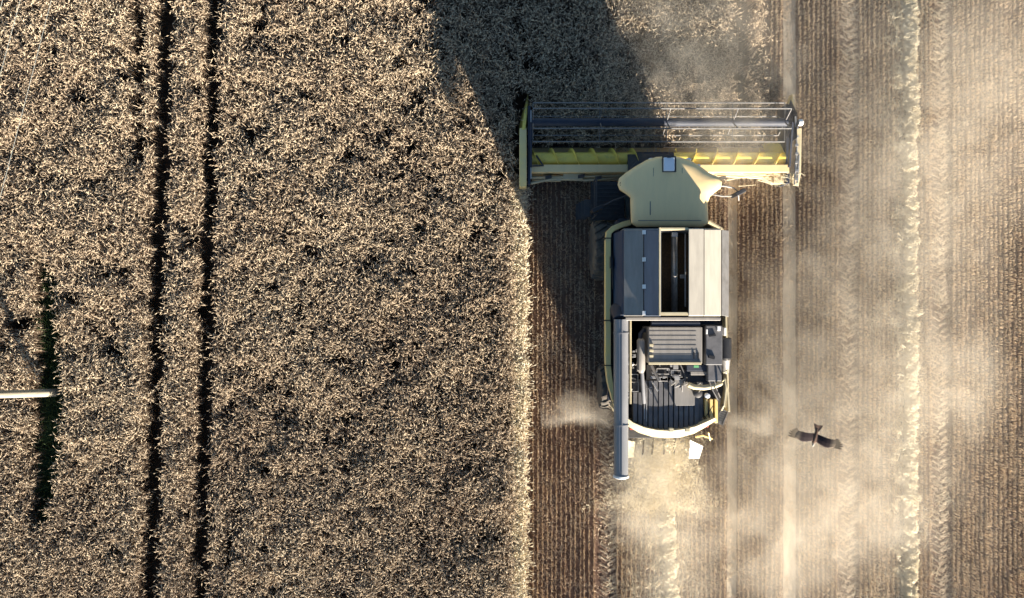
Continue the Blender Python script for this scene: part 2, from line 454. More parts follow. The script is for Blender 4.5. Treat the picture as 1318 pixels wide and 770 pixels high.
n = len(rows)
sc_ = np.stack([np.ones(n), np.ones(n), rng.uniform(.75, 1.2, n)], 1)
tag(scatter('stubble', rows, np.stack([rng.normal(0, .02, n), rng.normal(0, .06, n), rng.normal(0, .006, n) + math.pi * rng.integers(0, 2, n)], 1), sc_, rng.integers(0, 12, n), stub_protos), kind='stuff')

# chaff and short straw lying between the rows
def litter_proto(seed, nn, rad, lmin, lmax, matname, zmax=.02, wdt=.004, cross=False):
    # cross: straws lie mostly across the row
    r = random.Random(seed); m = MB()
    for s in range(nn):
        a = r.uniform(0, 6.283); q = rad * math.sqrt(r.random()); p = Vector((q * math.cos(a), q * math.sin(a), r.uniform(.003, zmax)))
        b = r.gauss(0, .55) if cross else r.uniform(0, 3.1416); L = r.uniform(lmin, lmax); d = Vector((math.cos(b), math.sin(b), r.uniform(-.12, .25) if zmax > .03 else 0)) * L * .5
        c = p + Vector((r.gauss(0, .01), r.gauss(0, .01), zmax * .3))
        m.tube([p - d, c, p + d], wdt * r.choice((.6, .9, 1.2, 2.2 if zmax > .1 else 1.3)), 3, cap=False)
    me = m.mesh('straw_bits'); me.materials.append(M[matname]); return me
lit = [litter_proto(700 + i, 60, .35, .02, .09, 'stubble') for i in range(8)]
n = 2400
lx = rng.uniform(X(684), 19, n); ly = rng.uniform(-12.5, 12.5, n)
k = ~((lx < X(990)) & (ly > Y(200)))
lx, ly = lx[k], ly[k]; n = lx.size
tag(scatter('chaff', np.stack([lx, ly, np.full(n, .006)], 1), np.stack([np.zeros(n), np.zeros(n), rng.uniform(0, 6.28, n)], 1), rng.uniform(.7, 1.3, n), rng.integers(0, 8, n), lit), kind='stuff')

# ------------------------------------------------------------------ straw swaths
def swath(name, fx, y0, y1, half, height, dens, seed):
    pr = [litter_proto(seed + i, 45, .24, .08, .28, 'straw', .11, .0045) for i in range(6)] + [litter_proto(seed + 20 + i, 80, .15, .05, .20, 'straw', .12, .0065, True) for i in range(6)]
    n = int((y1 - y0) * dens)
    y = rng.uniform(y0, y1, n); core = rng.random(n) < .88
    u = np.where(core, .45 + rng.normal(0, .20, n), rng.normal(-.2, .5, n)); u = np.clip(u, -1.9, 1.3)
    wv = (fbm2(y, y * 0 + seed, 1.1, seed) - .5)
    x = fx(y) + u * half * (1 + wv * .3) + wv * .08
    z = np.where(core, height, height * .25) * rng.uniform(.05, 1, n)
    return tag(scatter(name, np.stack([x, y, z], 1), np.stack([rng.normal(0, .22, n), rng.normal(0, .22, n), np.where(core, rng.normal(0, .3, n), rng.uniform(0, 6.28, n))], 1), np.where(core, rng.uniform(.5, .8, n), rng.uniform(.5, 1.0, n)), np.where(core, rng.integers(6, 12, n), rng.integers(0, 6, n)), pr), kind='stuff')
swath('straw_swath', lambda y: X(1163) + 0 * y, -12.6, 12.8, .34, .14, 80, 800)
swath('straw_swath', lambda y: X(856) + .05 * np.sin(y) , -12.6, Y(565), .36, .13, 80, 840)
# loose wisps round them
wl = [litter_proto(880 + i, 22, .3, .10, .30, 'straw', .04, .003) for i in range(6)]
n = 520
wx = np.concatenate([X(1158) + rng.normal(0, .75, n // 2), X(850) + rng.normal(0, .8, n // 2)]); wy = np.concatenate([rng.uniform(-12.5, 12.5, n // 2), rng.uniform(-12.5, Y(560), n // 2)])
tag(scatter('loose_straw', np.stack([wx, wy, np.full(n, .03)], 1), np.stack([np.zeros(n), np.zeros(n), rng.uniform(0, 6.28, n)], 1), rng.uniform(.6, 1.2, n), rng.integers(0, 6, n), wl), kind='stuff')

# ------------------------------------------------------------------ tyre tracks: chevrons of pressed straw and soil ridges
def chev_proto(seed, side):
    r = random.Random(seed); m = MB(); rd = MB()
    for s in (-1, 1):
        yoff = 0 if s < 0 else .11
        a = Vector((0, .0 + yoff, 0)); b = Vector((s * .27, .15 + yoff, 0))
        d = (b - a).normalized(); nn = Vector((-d.y, d.x, 0))
        rd.loft([[a - nn * .045 + Vector((0, 0, -.01)), a + Vector((0, 0, .024)), a + nn * .045 + Vector((0, 0, -.01))], [b - nn * .04 + Vector((0, 0, -.01)), b + Vector((0, 0, .015)), b + nn * .04 + Vector((0, 0, -.01))]])
        for k in range(26):
            t = r.random(); p = a.lerp(b, t) + nn * r.gauss(0, .045) + Vector((0, 0, .02)); q = d * r.uniform(.02, .06) + nn * r.gauss(0, .015)
            m.tube([p - q, p + q], .0045, 3, cap=False)
    return two_mat_mesh('tread_print', m, rd, M['stubble'], M['track'])
cp = [chev_proto(900 + i, i % 2) for i in range(8)]
tp = []; tr = []
for cx, y0, y1 in ((1092, -12.6, 12.8), (1210, -12.6, 12.8), (783, -12.6, Y(540)), ):
    y = y0
    while y < y1:
        tp.append((X(cx) + random.gauss(0, .03), y + random.gauss(0, .02), .002)); tr.append((0, 0, random.gauss(0, .09))); y += .22
n = len(tp)
tag(scatter('tyre_tracks', tp, tr, rng.uniform(.85, 1.05, n), rng.integers(0, 8, n), cp), kind='stuff')
for cx in (1092, 1210, 783):
    yy1 = 16 if cx > 800 else Y(540)
    m = MB()
    x0 = X(cx)
    m.add([(x0 - .28, -16, .0045), (x0 + .28, -16, .0045), (x0 + .28, yy1, .0045), (x0 - .28, yy1, .0045)], [(0, 1, 2, 3)])
    tag(m.build('wheel_track', M['soil'], smooth=False), kind='structure')

# ------------------------------------------------------------------ combine harvester
cx0, cy0 = 4.2, 0.0
comb = empty('combine_harvester', (cx0, 0.0, 0))
tag(comb, 'yellow combine harvester with open grain tank, cutting along the edge of the ripe wheat', 'combine harvester')
def part(mb, name, m, parent=None, bevel=.012): return mb.build(name, M[m], parent or comb, bevel=bevel)

# chassis and threshing body
b = MB(); b.box(3.05, 5.35, -3.1, 2.3, .95, 2.45); b.box(3.5, 4.9, -3.6, -3.1, 1.0, 2.2)
part(b, 'body', 'bluegrey')
b = MB(); b.box(3.5, 4.9, 2.3, 3.1, 1.0, 1.8); b.add([], [])
b.loft([[(3.55, 2.6, .6), (4.85, 2.6, .6), (4.85, 2.6, 1.6), (3.55, 2.6, 1.6)], [(3.55, 4.45, .28), (4.85, 4.45, .28), (4.85, 4.45, 1.0), (3.55, 4.45, 1.0)]])
part(b, 'feeder_house', 'dark')
# side panels, following the outline
def wall_strip(path, z0, z1, t, flare=0.0):
    """path of (px,py) at height z1, thickness t inwards"""
    pts = [Vector((X(a, z1), Y(c, z1), 0)) for a, c in path]; n = len(pts); m = MB(); rings = []
    for i in range(n):
        d = (pts[min(i + 1, n - 1)] - pts[max(i - 1, 0)]).normalized(); nn = Vector((-d.y, d.x, 0))
        rings.append([(pts[i] - nn * flare) + Vector((0, 0, z0)), pts[i] + Vector((0, 0, z1)), pts[i] + nn * t + Vector((0, 0, z1)), pts[i] + nn * (t - flare) + Vector((0, 0, z0))])
    return m.loft(rings)
part(wall_strip([(811, 283), (800, 286), (788, 291), (781, 298), (779.5, 310), (779.5, 400), (779.5, 470), (782, 492), (788, 515), (795, 533)], 2.45, 2.75, .15, 0), 'side_panel', 'yellow')
part(wall_strip([(940, 530), (938, 500), (936, 400), (935.5, 300), (930, 293), (913, 283)], 1.15, 2.75, .06, 0), 'side_panel', 'cream')
b = MB(); b.box(2.80, 3.04, -1.95, .55, 1.1, 2.44); part(b, 'side_cover', 'bluegrey')
b = MB()
for py in (306, 412, 470): b.pbox(777, 789, py, py + 1.2, 2.4, 2.765)
b.pbox(786, 789, 330, 345, 2.6, 2.95); b.pbox(786, 789, 400, 415, 2.6, 2.9); b.tube([P(788, 338, 2.9), P(789, 372, 2.85)], .02)
build_each(b, 'panel_latch', M['black'], comb, bevel=.004)
# floor between panels and tank
b = MB(); b.box(2.75, 3.2, -2.9, 1.95, 2.2, 2.4); b.box(5.2, 5.75, -2.6, 1.95, 2.2, 2.5)
build_each(b, 'walkway', M['bluegrey'], comb)

# grain tank
TZ = 3.75
x0, x1, y0, y1 = X(803, TZ), X(928, TZ), Y(406, TZ), Y(294, TZ)
tk = MB()
t = .04
tk.box(x0, x0 + t, y0, y1, 2.4, TZ); tk.box(x1 - t, x1, y0, y1, 2.4, TZ)
tk.box(x0 + t, x1 - t, y0, y0 + t, 2.4, TZ); tk.box(x0 + t, x1 - t, y1 - t, y1, 2.4, TZ)
tk.box(x0 + t, x1 - t, y0 + t, y1 - t, 2.4, 2.45)
tank = part(tk, 'grain_tank', 'grey')
gr = MB(); nn = 14; vs = []; fs = []
for j in range(nn + 1):
    for i in range(nn + 1):
        u, v = i / nn, j / nn
        vs.append((x0 + .05 + (x1 - x0 - .1) * u, y0 + .05 + (y1 - y0 - .1) * v, 2.75 + .35 * math.exp(-((u - .5) ** 2 + (v - .45) ** 2) * 7) + random.uniform(-.015, .015)))
for j in range(nn):
    for i in range(nn): q = j * (nn + 1) + i; fs.append((q, q + 1, q + nn + 2, q + nn + 1))
gr.add(vs, fs); gr.build('grain', M['grain'], tank)
# sloping shoulder left of the tank
b = MB(); b.plate([(X(803, 3.7), Y(406, 3.7), 3.7), (X(803, 3.7), Y(296, 3.7), 3.7), (X(792, 2.9), Y(300, 2.9), 2.75), (X(792, 2.9), Y(410, 2.9), 2.75)][::-1], .03)
part(b, 'tank_shoulder', 'shoulder')
b = MB(); b.plate([(X(928, 3.7), Y(406, 3.7), 3.7), (X(928, 3.7), Y(296, 3.7), 3.7), (X(937, 3.4), Y(297, 3.4), 3.4), (X(937, 3.4), Y(408, 3.4), 3.4)], .03)
part(b, 'tank_shoulder', 'grey')
def lid(pa, za, pb, zb, m, py0=296, py1=406):
    a0 = P(pa, py0, za); a1 = P(pa, py1, za); b0 = P(pb, py0, zb); b1 = P(pb, py1, zb)
    q = [a0, a1, b1, b0]
    mm = MB().plate(q, .03)
    for k in (.0, 1.0):   # folded rims
        s0 = a0.lerp(a1, k); s1 = b0.lerp(b1, k); mm.tube([s0, s1], .022, 6)
    return part(mm, 'tank_lid', m, bevel=.006)
lid(803, 3.82, 828, 4.02, 'lid'); L2 = lid(829, 4.02, 850, 4.42, 'lid_shade')
lid(905, 4.30, 886, 4.42, 'lid_sunlit', 295, 406); lid(927, 3.86, 905.5, 4.30, 'lid_sunlit', 296, 406)
b = MB()
for py in (299, 334, 369, 403): b.obox(P(829, py, 4.06), (.045, 0, .015), (0, .055, 0), (0, 0, .014))
build_each(b, 'lid_hinge', M['white'], comb, bevel=.004)
# rims at front and back of the opening, end gussets under the lids
b = MB()
b.box(X(850, 4.4), X(886, 4.4), Y(293, 4.4), Y(296, 4.4), 4.30, 4.40); b.box(X(849, 4.4), X(887, 4.4), Y(406, 4.4), Y(402, 4.4), 4.25, 4.38)
b.box(X(849, 4.4) - .02, X(849, 4.4) + .02, Y(406, 4.4), Y(293, 4.4), 4.38, 4.44)
part(b, 'tank_rim', 'cream', bevel=.006)
b = MB()
for py in (297.5, 404.5):
    pr = [(X(804, 3.8), 3.76), (X(828, 4.0), 3.97), (X(850, 4.35), 4.28), (X(886, 4.35), 4.28), (X(905, 4.25), 4.22), (X(926, 3.85), 3.76)]
    yy = Y(py, 4.0)
    b.loft([[(x, yy - .015, z) for x, z in pr], [(x, yy + .015, z) for x, z in pr]])
build_each(b, 'tank_gusset', M['grey'], comb, bevel=0)
b = MB(); b.tube([P(868, 300, 3.2), P(868, 350, 3.5), P(868, 400, 3.0)], .09, 12); b.tube([P(882, 300, 3.9), P(882, 395, 3.9)], .02)
b.obox(P(868, 302, 4.0), (.08, 0, 0), (0, .06, 0), (0, 0, .05)); b.obox(P(878, 356, 3.7), (.05, 0, 0), (0, .05, 0), (0, 0, .04))
b.build('filling_auger', M['steel'], tank, bevel=.006)

# cab
cab = MB(); cab.prism([P(821, 288, 3.4).xy, P(816, 225, 3.4).xy, P(838, 212, 3.4).xy, P(885, 212, 3.4).xy, P(908, 225, 3.4).xy, P(904, 288, 3.4).xy], 1.7, 3.42)
cabo = part(cab, 'cab', 'glass', bevel=.03)
b = MB()
for a, c in ((821, 287), (815, 225), (838, 211), (885, 211), (909, 225), (904, 287)): b.tube([P(a, c, 3.4), P(a, c, 3.4) + Vector((0, 0, -1.7))], .045, 6)
build_each(b, 'pillar', M['black'], cabo)
b = MB(); b.prism([P(822, 290, 1.9).xy + Vector((.0, .0)), (3.35, 3.7), (3.7, 4.1), (4.8, 4.1), (5.15, 3.7), (5.15, 2.4)], 1.45, 1.75); b.build('cab_floor', M['dark'], cabo, bevel=.02)
outline = [(820, 292), (813, 287), (812, 262), (812, 254), (806, 249), (798, 244), (795.5, 237), (797.5, 229), (806, 222), (818, 214), (832, 206), (845, 202), (860, 201), (874, 202), (888, 206), (900, 213), (912, 222), (925, 228), (929.5, 234), (928, 242), (920, 248), (914, 253), (911, 262), (912, 287), (905, 292)]
def ring(z, s, zc=3.5, dx=0, dy=0):
    c = P(862, 250, zc); out = []
    for a, q in outline:
        p = P(a, q, zc); out.append((c.x + (p.x - c.x) * s[0] + dx, c.y + (p.y - c.y) * s[1] + dy, z))
    return out[::-1]
b = MB(); b.loft([ring(3.36, (.96, .96)), ring(3.40, (1, 1)), ring(3.49, (1, 1)), ring(3.55, (.96, .965)), ring(3.60, (.86, .9)), ring(3.63, (.66, .76)), ring(3.64, (.40, .5))])
roof = part(b, 'cab_roof', 'cabyellow', bevel=0)
b = MB()
b.obox(P(837, 268, 3.635), (.012, 0, 0), (0, .18, 0), (0, 0, .004)); b.obox(P(862, 284, 3.615), (.85, 0, 0), (0, .008, 0), (0, 0, .004))
for a in (841, 878): b.obox(P(a, 245, 3.63), (.006, 0, 0), (0, .6, 0), (0, 0, .006))
build_each(b, 'roof_seam', M['grey'], roof)
for a, c in ((802.5, 237), (921.5, 237)):
    b = MB(); b.lathe(P(a, c, 3.50), (0, 0, 1), [(-.05, .11), (.03, .11), (.05, .09), (.055, .03)], 16); b.build('roof_cap', M['brass'], roof)
b = MB(); b.pbox(854.5, 868.5, 202.5, 220, 3.6, 3.72); ant = b.build('antenna_box', M['lamp'], roof, bevel=.02)
b = MB(); b.pbox(852.5, 870.5, 201, 221.5, 3.60, 3.66); b.pbox(859, 864, 200, 203, 3.66, 3.75); b.build('antenna_bracket', M['dark'], roof, bevel=.008)
for a in (825, 838, 886, 898):     # lamps under the roof brim
    b = MB(); p = P(a, 215 if a in (825, 898) else 207, 3.3); b.lathe(p, (0, 1, -.2), [(-.06, .05), (.03, .08), (.05, .075)], 14); b.build('headlight', M['lamp'], cabo)
# mirrors
b = MB(); b.tube([P(915, 238, 3.0), P(935, 240, 2.9), P(944, 242, 2.9)], .022, 6); b.tube([P(914, 250, 2.6), P(932, 253, 2.6), P(946, 252, 2.6)], .018, 6)
b.tube([P(944, 242, 2.9), P(950, 246, 2.8), P(951, 258, 2.6)], .02, 6)
mr = part(b, 'mirror_arm', 'steel', bevel=0)
b = MB(); b.obox(P(950, 249, 2.75), (.13, .07, 0), (-.03, .05, 0), (0, 0, .26)); b.build('mirror', M['dark'], mr, bevel=.02)
b = MB(); b.tube([P(812, 250, 2.9), P(790, 258, 2.8), P(770, 268, 2.7)], .022, 6)
ml = part(b, 'mirror_arm', 'dark', bevel=0)
b = MB(); b.obox(P(768, 270, 2.55), (.15, .07, 0), (-.025, .05, 0), (0, 0, .25)); b.build('mirror', M['black'], ml, bevel=.02)
# steps beside the cab on the left
b = MB(); b.box(2.35, 3.35, 2.35, 3.5, 1.58, 1.63)
for k in range(9): b.box(2.35, 3.35, 2.42 + k * .12, 2.45 + k * .12, 1.63, 1.645)
pf = part(b, 'access_platform', 'black', bevel=.004)
b = MB()
b.tube([(2.4, 3.45, 1.6), (2.4, 3.45, 2.55), (2.4, 2.4, 2.55), (2.4, 2.4, 1.6)], .022, 6); b.tube([(2.4, 3.45, 2.1), (2.4, 2.4, 2.1)], .016, 6)
b.build('handrail', M['dark'], pf)
for k in range(4):
    b = MB(); b.box(2.0 + k * .06, 2.34 + k * .02, 2.5, 3.0, .45 + k * .3, .49 + k * .3); build_each(b, 'step', M['dark'], pf)

# engine bay
DZ = 2.62
b = MB()
arc_in = [(806, 538), (815, 545), (828, 550), (845, 553), (862, 554), (880, 552), (896, 548), (906, 543)]
poly = [P(808, 412, DZ).xy, P(932, 412, DZ).xy, P(934, 500, DZ).xy, P(926, 535, DZ).xy] + [P(a, c, DZ).xy for a, c in reversed(arc_in)]
b.prism(poly, 2.35, 2.45)
part(b, 'engine_deck', 'dark')
# ribbed rear grating
b = MB()
def arcy(px): return float(np.interp(px, [a for a, c in arc_in], [c for a, c in arc_in]))
px = 815
while px < 897:
    b.box(X(px, 2.9), X(px + 5.4, 2.9), Y(arcy(px) - 1, 2.9), Y(490 if px > 828 else 505, 2.9), 2.76, 2.88); px += 6.6
part(b, 'ribbed_cover', 'deck', bevel=.012)
b = MB(); b.box(X(815, 2.8), X(905, 2.8), Y(553, 2.8) + .1, Y(490, 2.8), 2.46, 2.755); part(b, 'engine_deck', 'deck', bevel=0)
# plain plates of the deck between engine and grating
b = MB()
b.box(X(868, 2.9), X(894, 2.9), Y(522, 2.9), Y(488, 2.9), 2.885, 2.92)
b.box(X(832, 2.7), X(845, 2.7), Y(492, 2.7), Y(470, 2.7), 2.66, 2.72)
build_each(b, 'deck_plate', M['lid'], comb, bevel=.006)
# rear hood
outer = [(793, 530), (799, 541), (809, 550), (824, 559), (842, 564.5), (860, 566), (878, 565), (896, 560), (912, 551), (924, 542)]
inner = [(800, 530), (806, 537), (815, 544), (829, 550), (845, 553.5), (862, 554.5), (880, 552.5), (895, 549), (908, 543.5), (920, 538)]
rings = []
for (a, c), (d, e) in zip(outer, inner):
    o = P(a, c, 2.85); i_ = P(d, e, 3.02); m_ = o.lerp(i_, .45)
    rings.append([(o.x, o.y, 1.5), (o.x, o.y, 2.65), (m_.x, m_.y, 2.97), (i_.x, i_.y, 3.03), (i_.x, i_.y + .02, 2.3), (i_.x, i_.y + .05, 1.5)])
b = MB(); b.loft(rings); hood = part(b, 'rear_hood', 'cream', bevel=.01)
for a in (862, 883):
    b = MB(); p = P(a, 552, 3.03); b.tube([p, p + Vector((0, 0, .10))], .02, 6); b.obox(p + Vector((0, 0, .15)), (.06, 0, 0), (0, .05, 0), (0, 0, .05)); b.build('work_light', M['cream'], hood, bevel=.012)
b = MB(); p = P(822, 556, 2.6) ; b.obox(P(813, 552, 2.2), (.06, 0, 0), (0, .02, 0), (0, 0, .06)); b.build('tail_light', M['red'], hood, bevel=.01)
b = MB(); b.obox(P(909, 549, 2.2), (.06, .02, 0), (0, .02, 0), (0, 0, .06)); b.build('tail_light', M['red'], hood, bevel=.01)
# radiator cover with slats
b = MB(); b.pbox(835, 904, 421, 468, 2.5, 3.42)
rc = part(b, 'radiator_cover', 'lid', bevel=.02)
b = MB()
for k in range(7): b.box(X(836, 3.42), X(896, 3.42), Y(426.5 + k * 6, 3.42) - .006, Y(426.5 + k * 6, 3.42) + .006, 3.40, 3.427)
b.build('slat_groove', M['grey'], rc)
b = MB()
for k in range(3): b.pbox(836, 841, 443 + k * 7, 446 + k * 7, 3.40, 3.46)
b.pbox(835, 903, 466.5, 469.5, 3.36, 3.47)
b.build('rim', M['cream'], rc, bevel=.006)
b = MB(); b.pbox(893, 894.3, 454, 462, 3.4, 3.45); b.pbox(898.5, 899.6, 454, 463, 3.4, 3.45); build_each(b, 'handle', M['black'], rc)
# beam and gap behind tank
b = MB(); b.box(X(806, 3.8), X(930, 3.8), Y(413, 3.8), Y(408.5, 3.8), 3.5, 3.66); part(b, 'cross_beam', 'lid', bevel=.02)
b = MB(); b.tube([P(838, 416, 3.3), P(900, 416, 3.3)], .10, 12); part(b, 'duct', 'bluegrey', bevel=0)
# right hand module
b = MB(); b.pbox(908.5, 930, 419, 470, 2.4, 3.38); b.pbox(911, 929, 468, 491, 2.4, 3.22)
rm = part(b, 'air_box', 'deck', bevel=.025)
b = MB()
b.obox(P(917, 432, 3.4), (.09, .015, 0), (-.005, .02, 0), (0, 0, .02)); b.obox(P(916, 460, 3.4), (.08, -.02, 0), (.01, .04, 0), (0, 0, .02)); b.pbox(905, 908, 420, 470, 2.5, 3.15)
build_each(b, 'latch', M['black'], rm)
b = MB(); b.pbox(923.5, 927.5, 420, 426, 3.3, 3.44); b.pbox(909, 911, 424, 430, 3.3, 3.41); b.pbox(932, 935, 422, 432, 2.4, 3.3); build_each(b, 'bracket', M['white'], rm, bevel=.008)
b = MB(); b.tube([P(932, 435, 2.95), P(932, 462, 2.95)], .20, 16); part(b, 'air_filter', 'black', bevel=.02)
b = MB(); b.tube([P(934, 462, 2.9), P(934, 480, 2.8)], .13, 12, .09); part(b, 'filter_bowl', 'steel', bevel=.01)
# muffler and tail pipe
b = MB()
b.tube([P(825, 436, 3.2), P(825, 438, 3.2), P(825, 476, 3.2), P(826, 480, 3.2)], [.07, .115, .115, .06], 18)
mu = part(b, 'muffler', 'lid', bevel=0)
b = MB(); b.tube([P(826, 478, 3.2), P(827.5, 500, 3.15), P(829, 519, 3.0)], .055, 12); b.build('exhaust_pipe', M['auger_grey'], mu)
b = MB(); b.tube([P(824, 440, 3.15), P(824, 430, 3.15), P(828, 425, 3.1), P(836, 426, 3.0)], .06, 10); b.build('elbow', M['bluegrey'], mu)
# engine block, pipes, brackets seen between the covers
eb = MB(); eb.pbox(846, 886, 470, 486, 2.45, 2.95); eb.pbox(872, 905, 476, 486, 2.5, 3.0); eb.pbox(810, 820, 470, 500, 2.4, 2.75)
eng = build_each(eb, 'engine_block', M['black'], comb, bevel=.02)[0]
rr = random.Random(31)
b = MB()
for k in range(17):
    a = rr.uniform(838, 905); c = rr.uniform(471, 500); z = rr.uniform(2.85, 3.1)
    p = P(a, c, z); d = Vector((rr.uniform(-.25, .25), rr.uniform(-.2, .2), rr.uniform(-.12, .05)))
    e = Vector((rr.uniform(-.15, .15), rr.uniform(-.18, .1), 0))
    b.tube([p, p + d * .6, p + d + e], rr.choice([.012, .018, .026]), 6)
for k in range(11):
    a = rr.uniform(809, 821); c = rr.uniform(450, 512); p = P(a, c, 2.9)
    b.tube([p, p + Vector((rr.uniform(-.2, .2), rr.uniform(-.12, .12), rr.uniform(-.1, .1)))], rr.choice([.012, .02]), 6)
for (a, c, w_, h_) in ((853, 478, 16, 7), (870, 480, 12, 6), (853, 488, 12, 5), (815, 498, 13, 12), (815, 487, 12, 10)):
    p = [P(a - w_ / 2, c - h_ / 2, 3.0), P(a + w_ / 2, c - h_ / 2, 3.0), P(a + w_ / 2, c + h_ / 2, 3.0), P(a - w_ / 2, c + h_ / 2, 3.0)]
    b.tube(p + [p[0]], .014, 6)
build_each(b, 'pipework', M['steel'], eng)
b = MB()
for k in range(12):
    a = rr.uniform(838, 880); c = rr.uniform(470, 488); p = P(a, c, rr.uniform(2.95, 3.05)); b.obox(p, (rr.uniform(.03, .08), 0, 0), (0, rr.uniform(.02, .06), 0), (0, 0, .03))
for k in range(7):
    a = rr.uniform(810, 821); c = rr.uniform(448, 478); p = P(a, c, 2.95); b.obox(p, (rr.uniform(.03, .06), 0, 0), (0, rr.uniform(.02, .05), 0), (0, 0, .03))
build_each(b, 'fitting', M['auger_grey'], eng, bevel=.006)
b = MB(); b.lathe(P(897, 506, 2.88), (0, 0, 1), [(0, .12), (.12, .12), (.14, .09), (.15, .02)], 18); build_each(b, 'filler_cap', M['dark'], eng)
b = MB(); b.lathe(P(909.5, 509, 2.9), (0, 0, 1), [(0, .07), (.1, .07), (.11, .05)], 16); build_each(b, 'filler_cap', M['lamp'], eng)
# battery box with label
b = MB(); b.pbox(884, 911, 470, 478, 2.5, 3.12); bb = part(b, 'battery_box', 'bluegrey', bevel=.012)
b = MB(); b.pbox(893, 899.5, 470.5, 473.5, 3.12, 3.126); b.build('sticker', M['green'], bb)
b = MB(); b.pbox(889, 911, 478.5, 483, 3.0, 3.1); part(b, 'shelf', 'lid', bevel=.01)
b = MB(); b.pbox(884, 920, 485, 492, 2.5, 3.0); b.pbox(903, 910, 486.5, 489, 3.0, 3.03); part(b, 'relay_box', 'black', bevel=.01)
b = MB(); b.tube([P(886, 495, 3.05), P(893, 498, 3.05), P(906, 499, 3.05), P(919, 497, 3.05), P(929, 493, 3.0)], .075, 12); part(b, 'intake_pipe', 'cream', bevel=0)
b = MB(); b.tube([P(912, 488, 3.15), P(916, 500, 3.1), P(924, 515, 2.9)], .022, 6); b.tube([P(919, 488, 3.15), P(922, 500, 3.05), P(927, 512, 2.9)], .018, 6)
b.tube([P(838, 470, 3.1), P(848, 490, 3.02)], .045, 8); b.tube([P(876, 470, 3.1), P(882, 484, 3.0), P(880, 497, 2.95), P(874, 500, 2.9)], .02, 6)
build_each(b, 'hose', M['dark'], comb, bevel=0)
# rods across the grating
b = MB(); b.tube([P(829, 489, 2.95), P(829.5, 552, 2.85)], .012, 6); b.tube([P(832.5, 500, 2.95), P(832, 553, 2.85)], .012, 6)
b.tube([P(878, 505, 2.9), P(878, 497, 2.95), P(885, 494, 2.95)], .02, 6)
build_each(b, 'stay_rod', M['steel'], comb, bevel=0)
# yellow ribbed stair at the right rear
b = MB(); b.pbox(900, 925, 514, 546, 2.40, 2.50)
ys_ = part(b, 'side_deck', 'dark', bevel=0)
b = MB()
for a in (901, 907.5, 914, 920.5): b.box(X(a, 2.7), X(a + 4, 2.7), Y(545, 2.7), Y(514, 2.7), 2.5, 2.66)
build_each(b, 'yellow_slat', M['yellow'], ys_, bevel=.015)
b = MB(); b.tube([P(905, 520, 2.8), P(906, 535, 2.8), P(914, 546, 2.75)], .014, 6); b.tube([P(911, 515, 2.85), P(913, 540, 2.8)], .016, 6); b.tube([P(918, 522, 2.85), P(906, 540, 2.75)], .012, 6); build_each(b, 'cable', M['black'], ys_)
# handrail and ladder
b = MB()
b.tube([P(929, 492, 2.6), P(933, 488, 3.35), P(934.5, 500, 3.35), P(932, 522, 3.3), P(929, 528, 2.6)], .02, 8)
b.tube([P(936, 492, 3.1), P(933.5, 525, 3.1)], .018, 8); b.tube([P(931, 480, 3.2), P(936, 476, 3.2), P(937, 500, 3.1)], .022, 8)
part(b, 'handrail', 'cream', bevel=0)
lc = P(930, 534, 2.3); ang = R(-22); ux = Vector((math.cos(ang), math.sin(ang), 0)); uy = Vector((-math.sin(ang), math.cos(ang), 0))
b = MB()
b.obox(lc - ux * .105, ux * .012, uy * .27, (0, 0, .03)); b.obox(lc + ux * .105, ux * .012, uy * .27, (0, 0, .03)); 
for k in range(9): b.obox(lc + uy * (-.26 + k * .065), ux * .10, uy * .014, (0, 0, .02))
b.obox(lc - Vector((0, 0, .04)), ux * .09, uy * .26, (0, 0, .006))
part(b, 'ladder', 'grey', bevel=.003)
b = MB(); b.tube([P(895, 563, 2.2), P(905, 561, 2.2), P(917, 565, 2.1)], .022, 6); b.tube([P(912, 557, 2.3), P(914, 567, 2.1)], .018, 6); part(b, 'rear_bracket', 'yellow', bevel=0)
# chopper and deflectors
b = MB(); b.box(3.45, 4.95, -4.15, -3.5, .85, 1.6); b.tube([(3.4, -3.9, .9), (5.0, -3.9, .9)], .25, 14); part(b, 'straw_chopper', 'dark')
def defl(poly, z0, z1, m):
    q = [P(a, c, z) for (a, c), z in zip(poly, (z1, z1, z0, z0))]
    return part(MB().plate(q, .02), 'deflector', m, bevel=.006)
defl([(888, 566), (905, 574), (900, 590), (886.5, 590)], .95, 1.25, 'white')
defl([(805, 566), (817, 568), (816, 588), (805, 590)], .95, 1.2, 'cream')
for a in (828, 840, 855, 868): 
    b = MB(); p = P(a, 574, 1.0); b.obox(p, (.012, .03, 0), (.02, .24, 0), (0, 0, .10)); part(b, 'guide_fin', 'dark', bevel=.004)

# unloading auger
AZ = 3.5
b = MB(); xa = X(799.3, AZ); r_ = .195
b.tube([(xa, Y(411, AZ), AZ), (xa, Y(611, AZ), AZ)], r_, 28)
ua = part(b, 'unloading_auger', 'auger_grey', bevel=0)
b = MB()
for py in (428, 546): b.tube([(xa, Y(py, AZ), AZ), (xa, Y(py + 1.2, AZ), AZ)], r_ + .018, 28)
b.box(xa - .012, xa + .012, Y(609, AZ), Y(412, AZ), AZ + r_ - .004, AZ + r_ + .014)
b.build('flange', M['auger_grey'], ua)
b = MB(); b.lathe((xa, Y(611, AZ), AZ), (0, -1, 0), [(0, .16), (.02, r_ + .02), (.07, r_ + .02), (.09, .17), (.095, .1)], 24); b.build('spout', M['white'], ua)
b = MB(); b.tube([(xa + .27, Y(413, 3.4), 3.4), (xa + .27, Y(520, 3.4), 3.4)], .03, 8); b.build('pipe', M['cream'], ua)
b = MB(); b.tube([(xa, Y(411, AZ), AZ), (xa, Y(404, AZ), AZ - .1), (xa, Y(400, AZ), AZ - .6)], .22, 20); b.build('elbow', M['bluegrey'], ua)

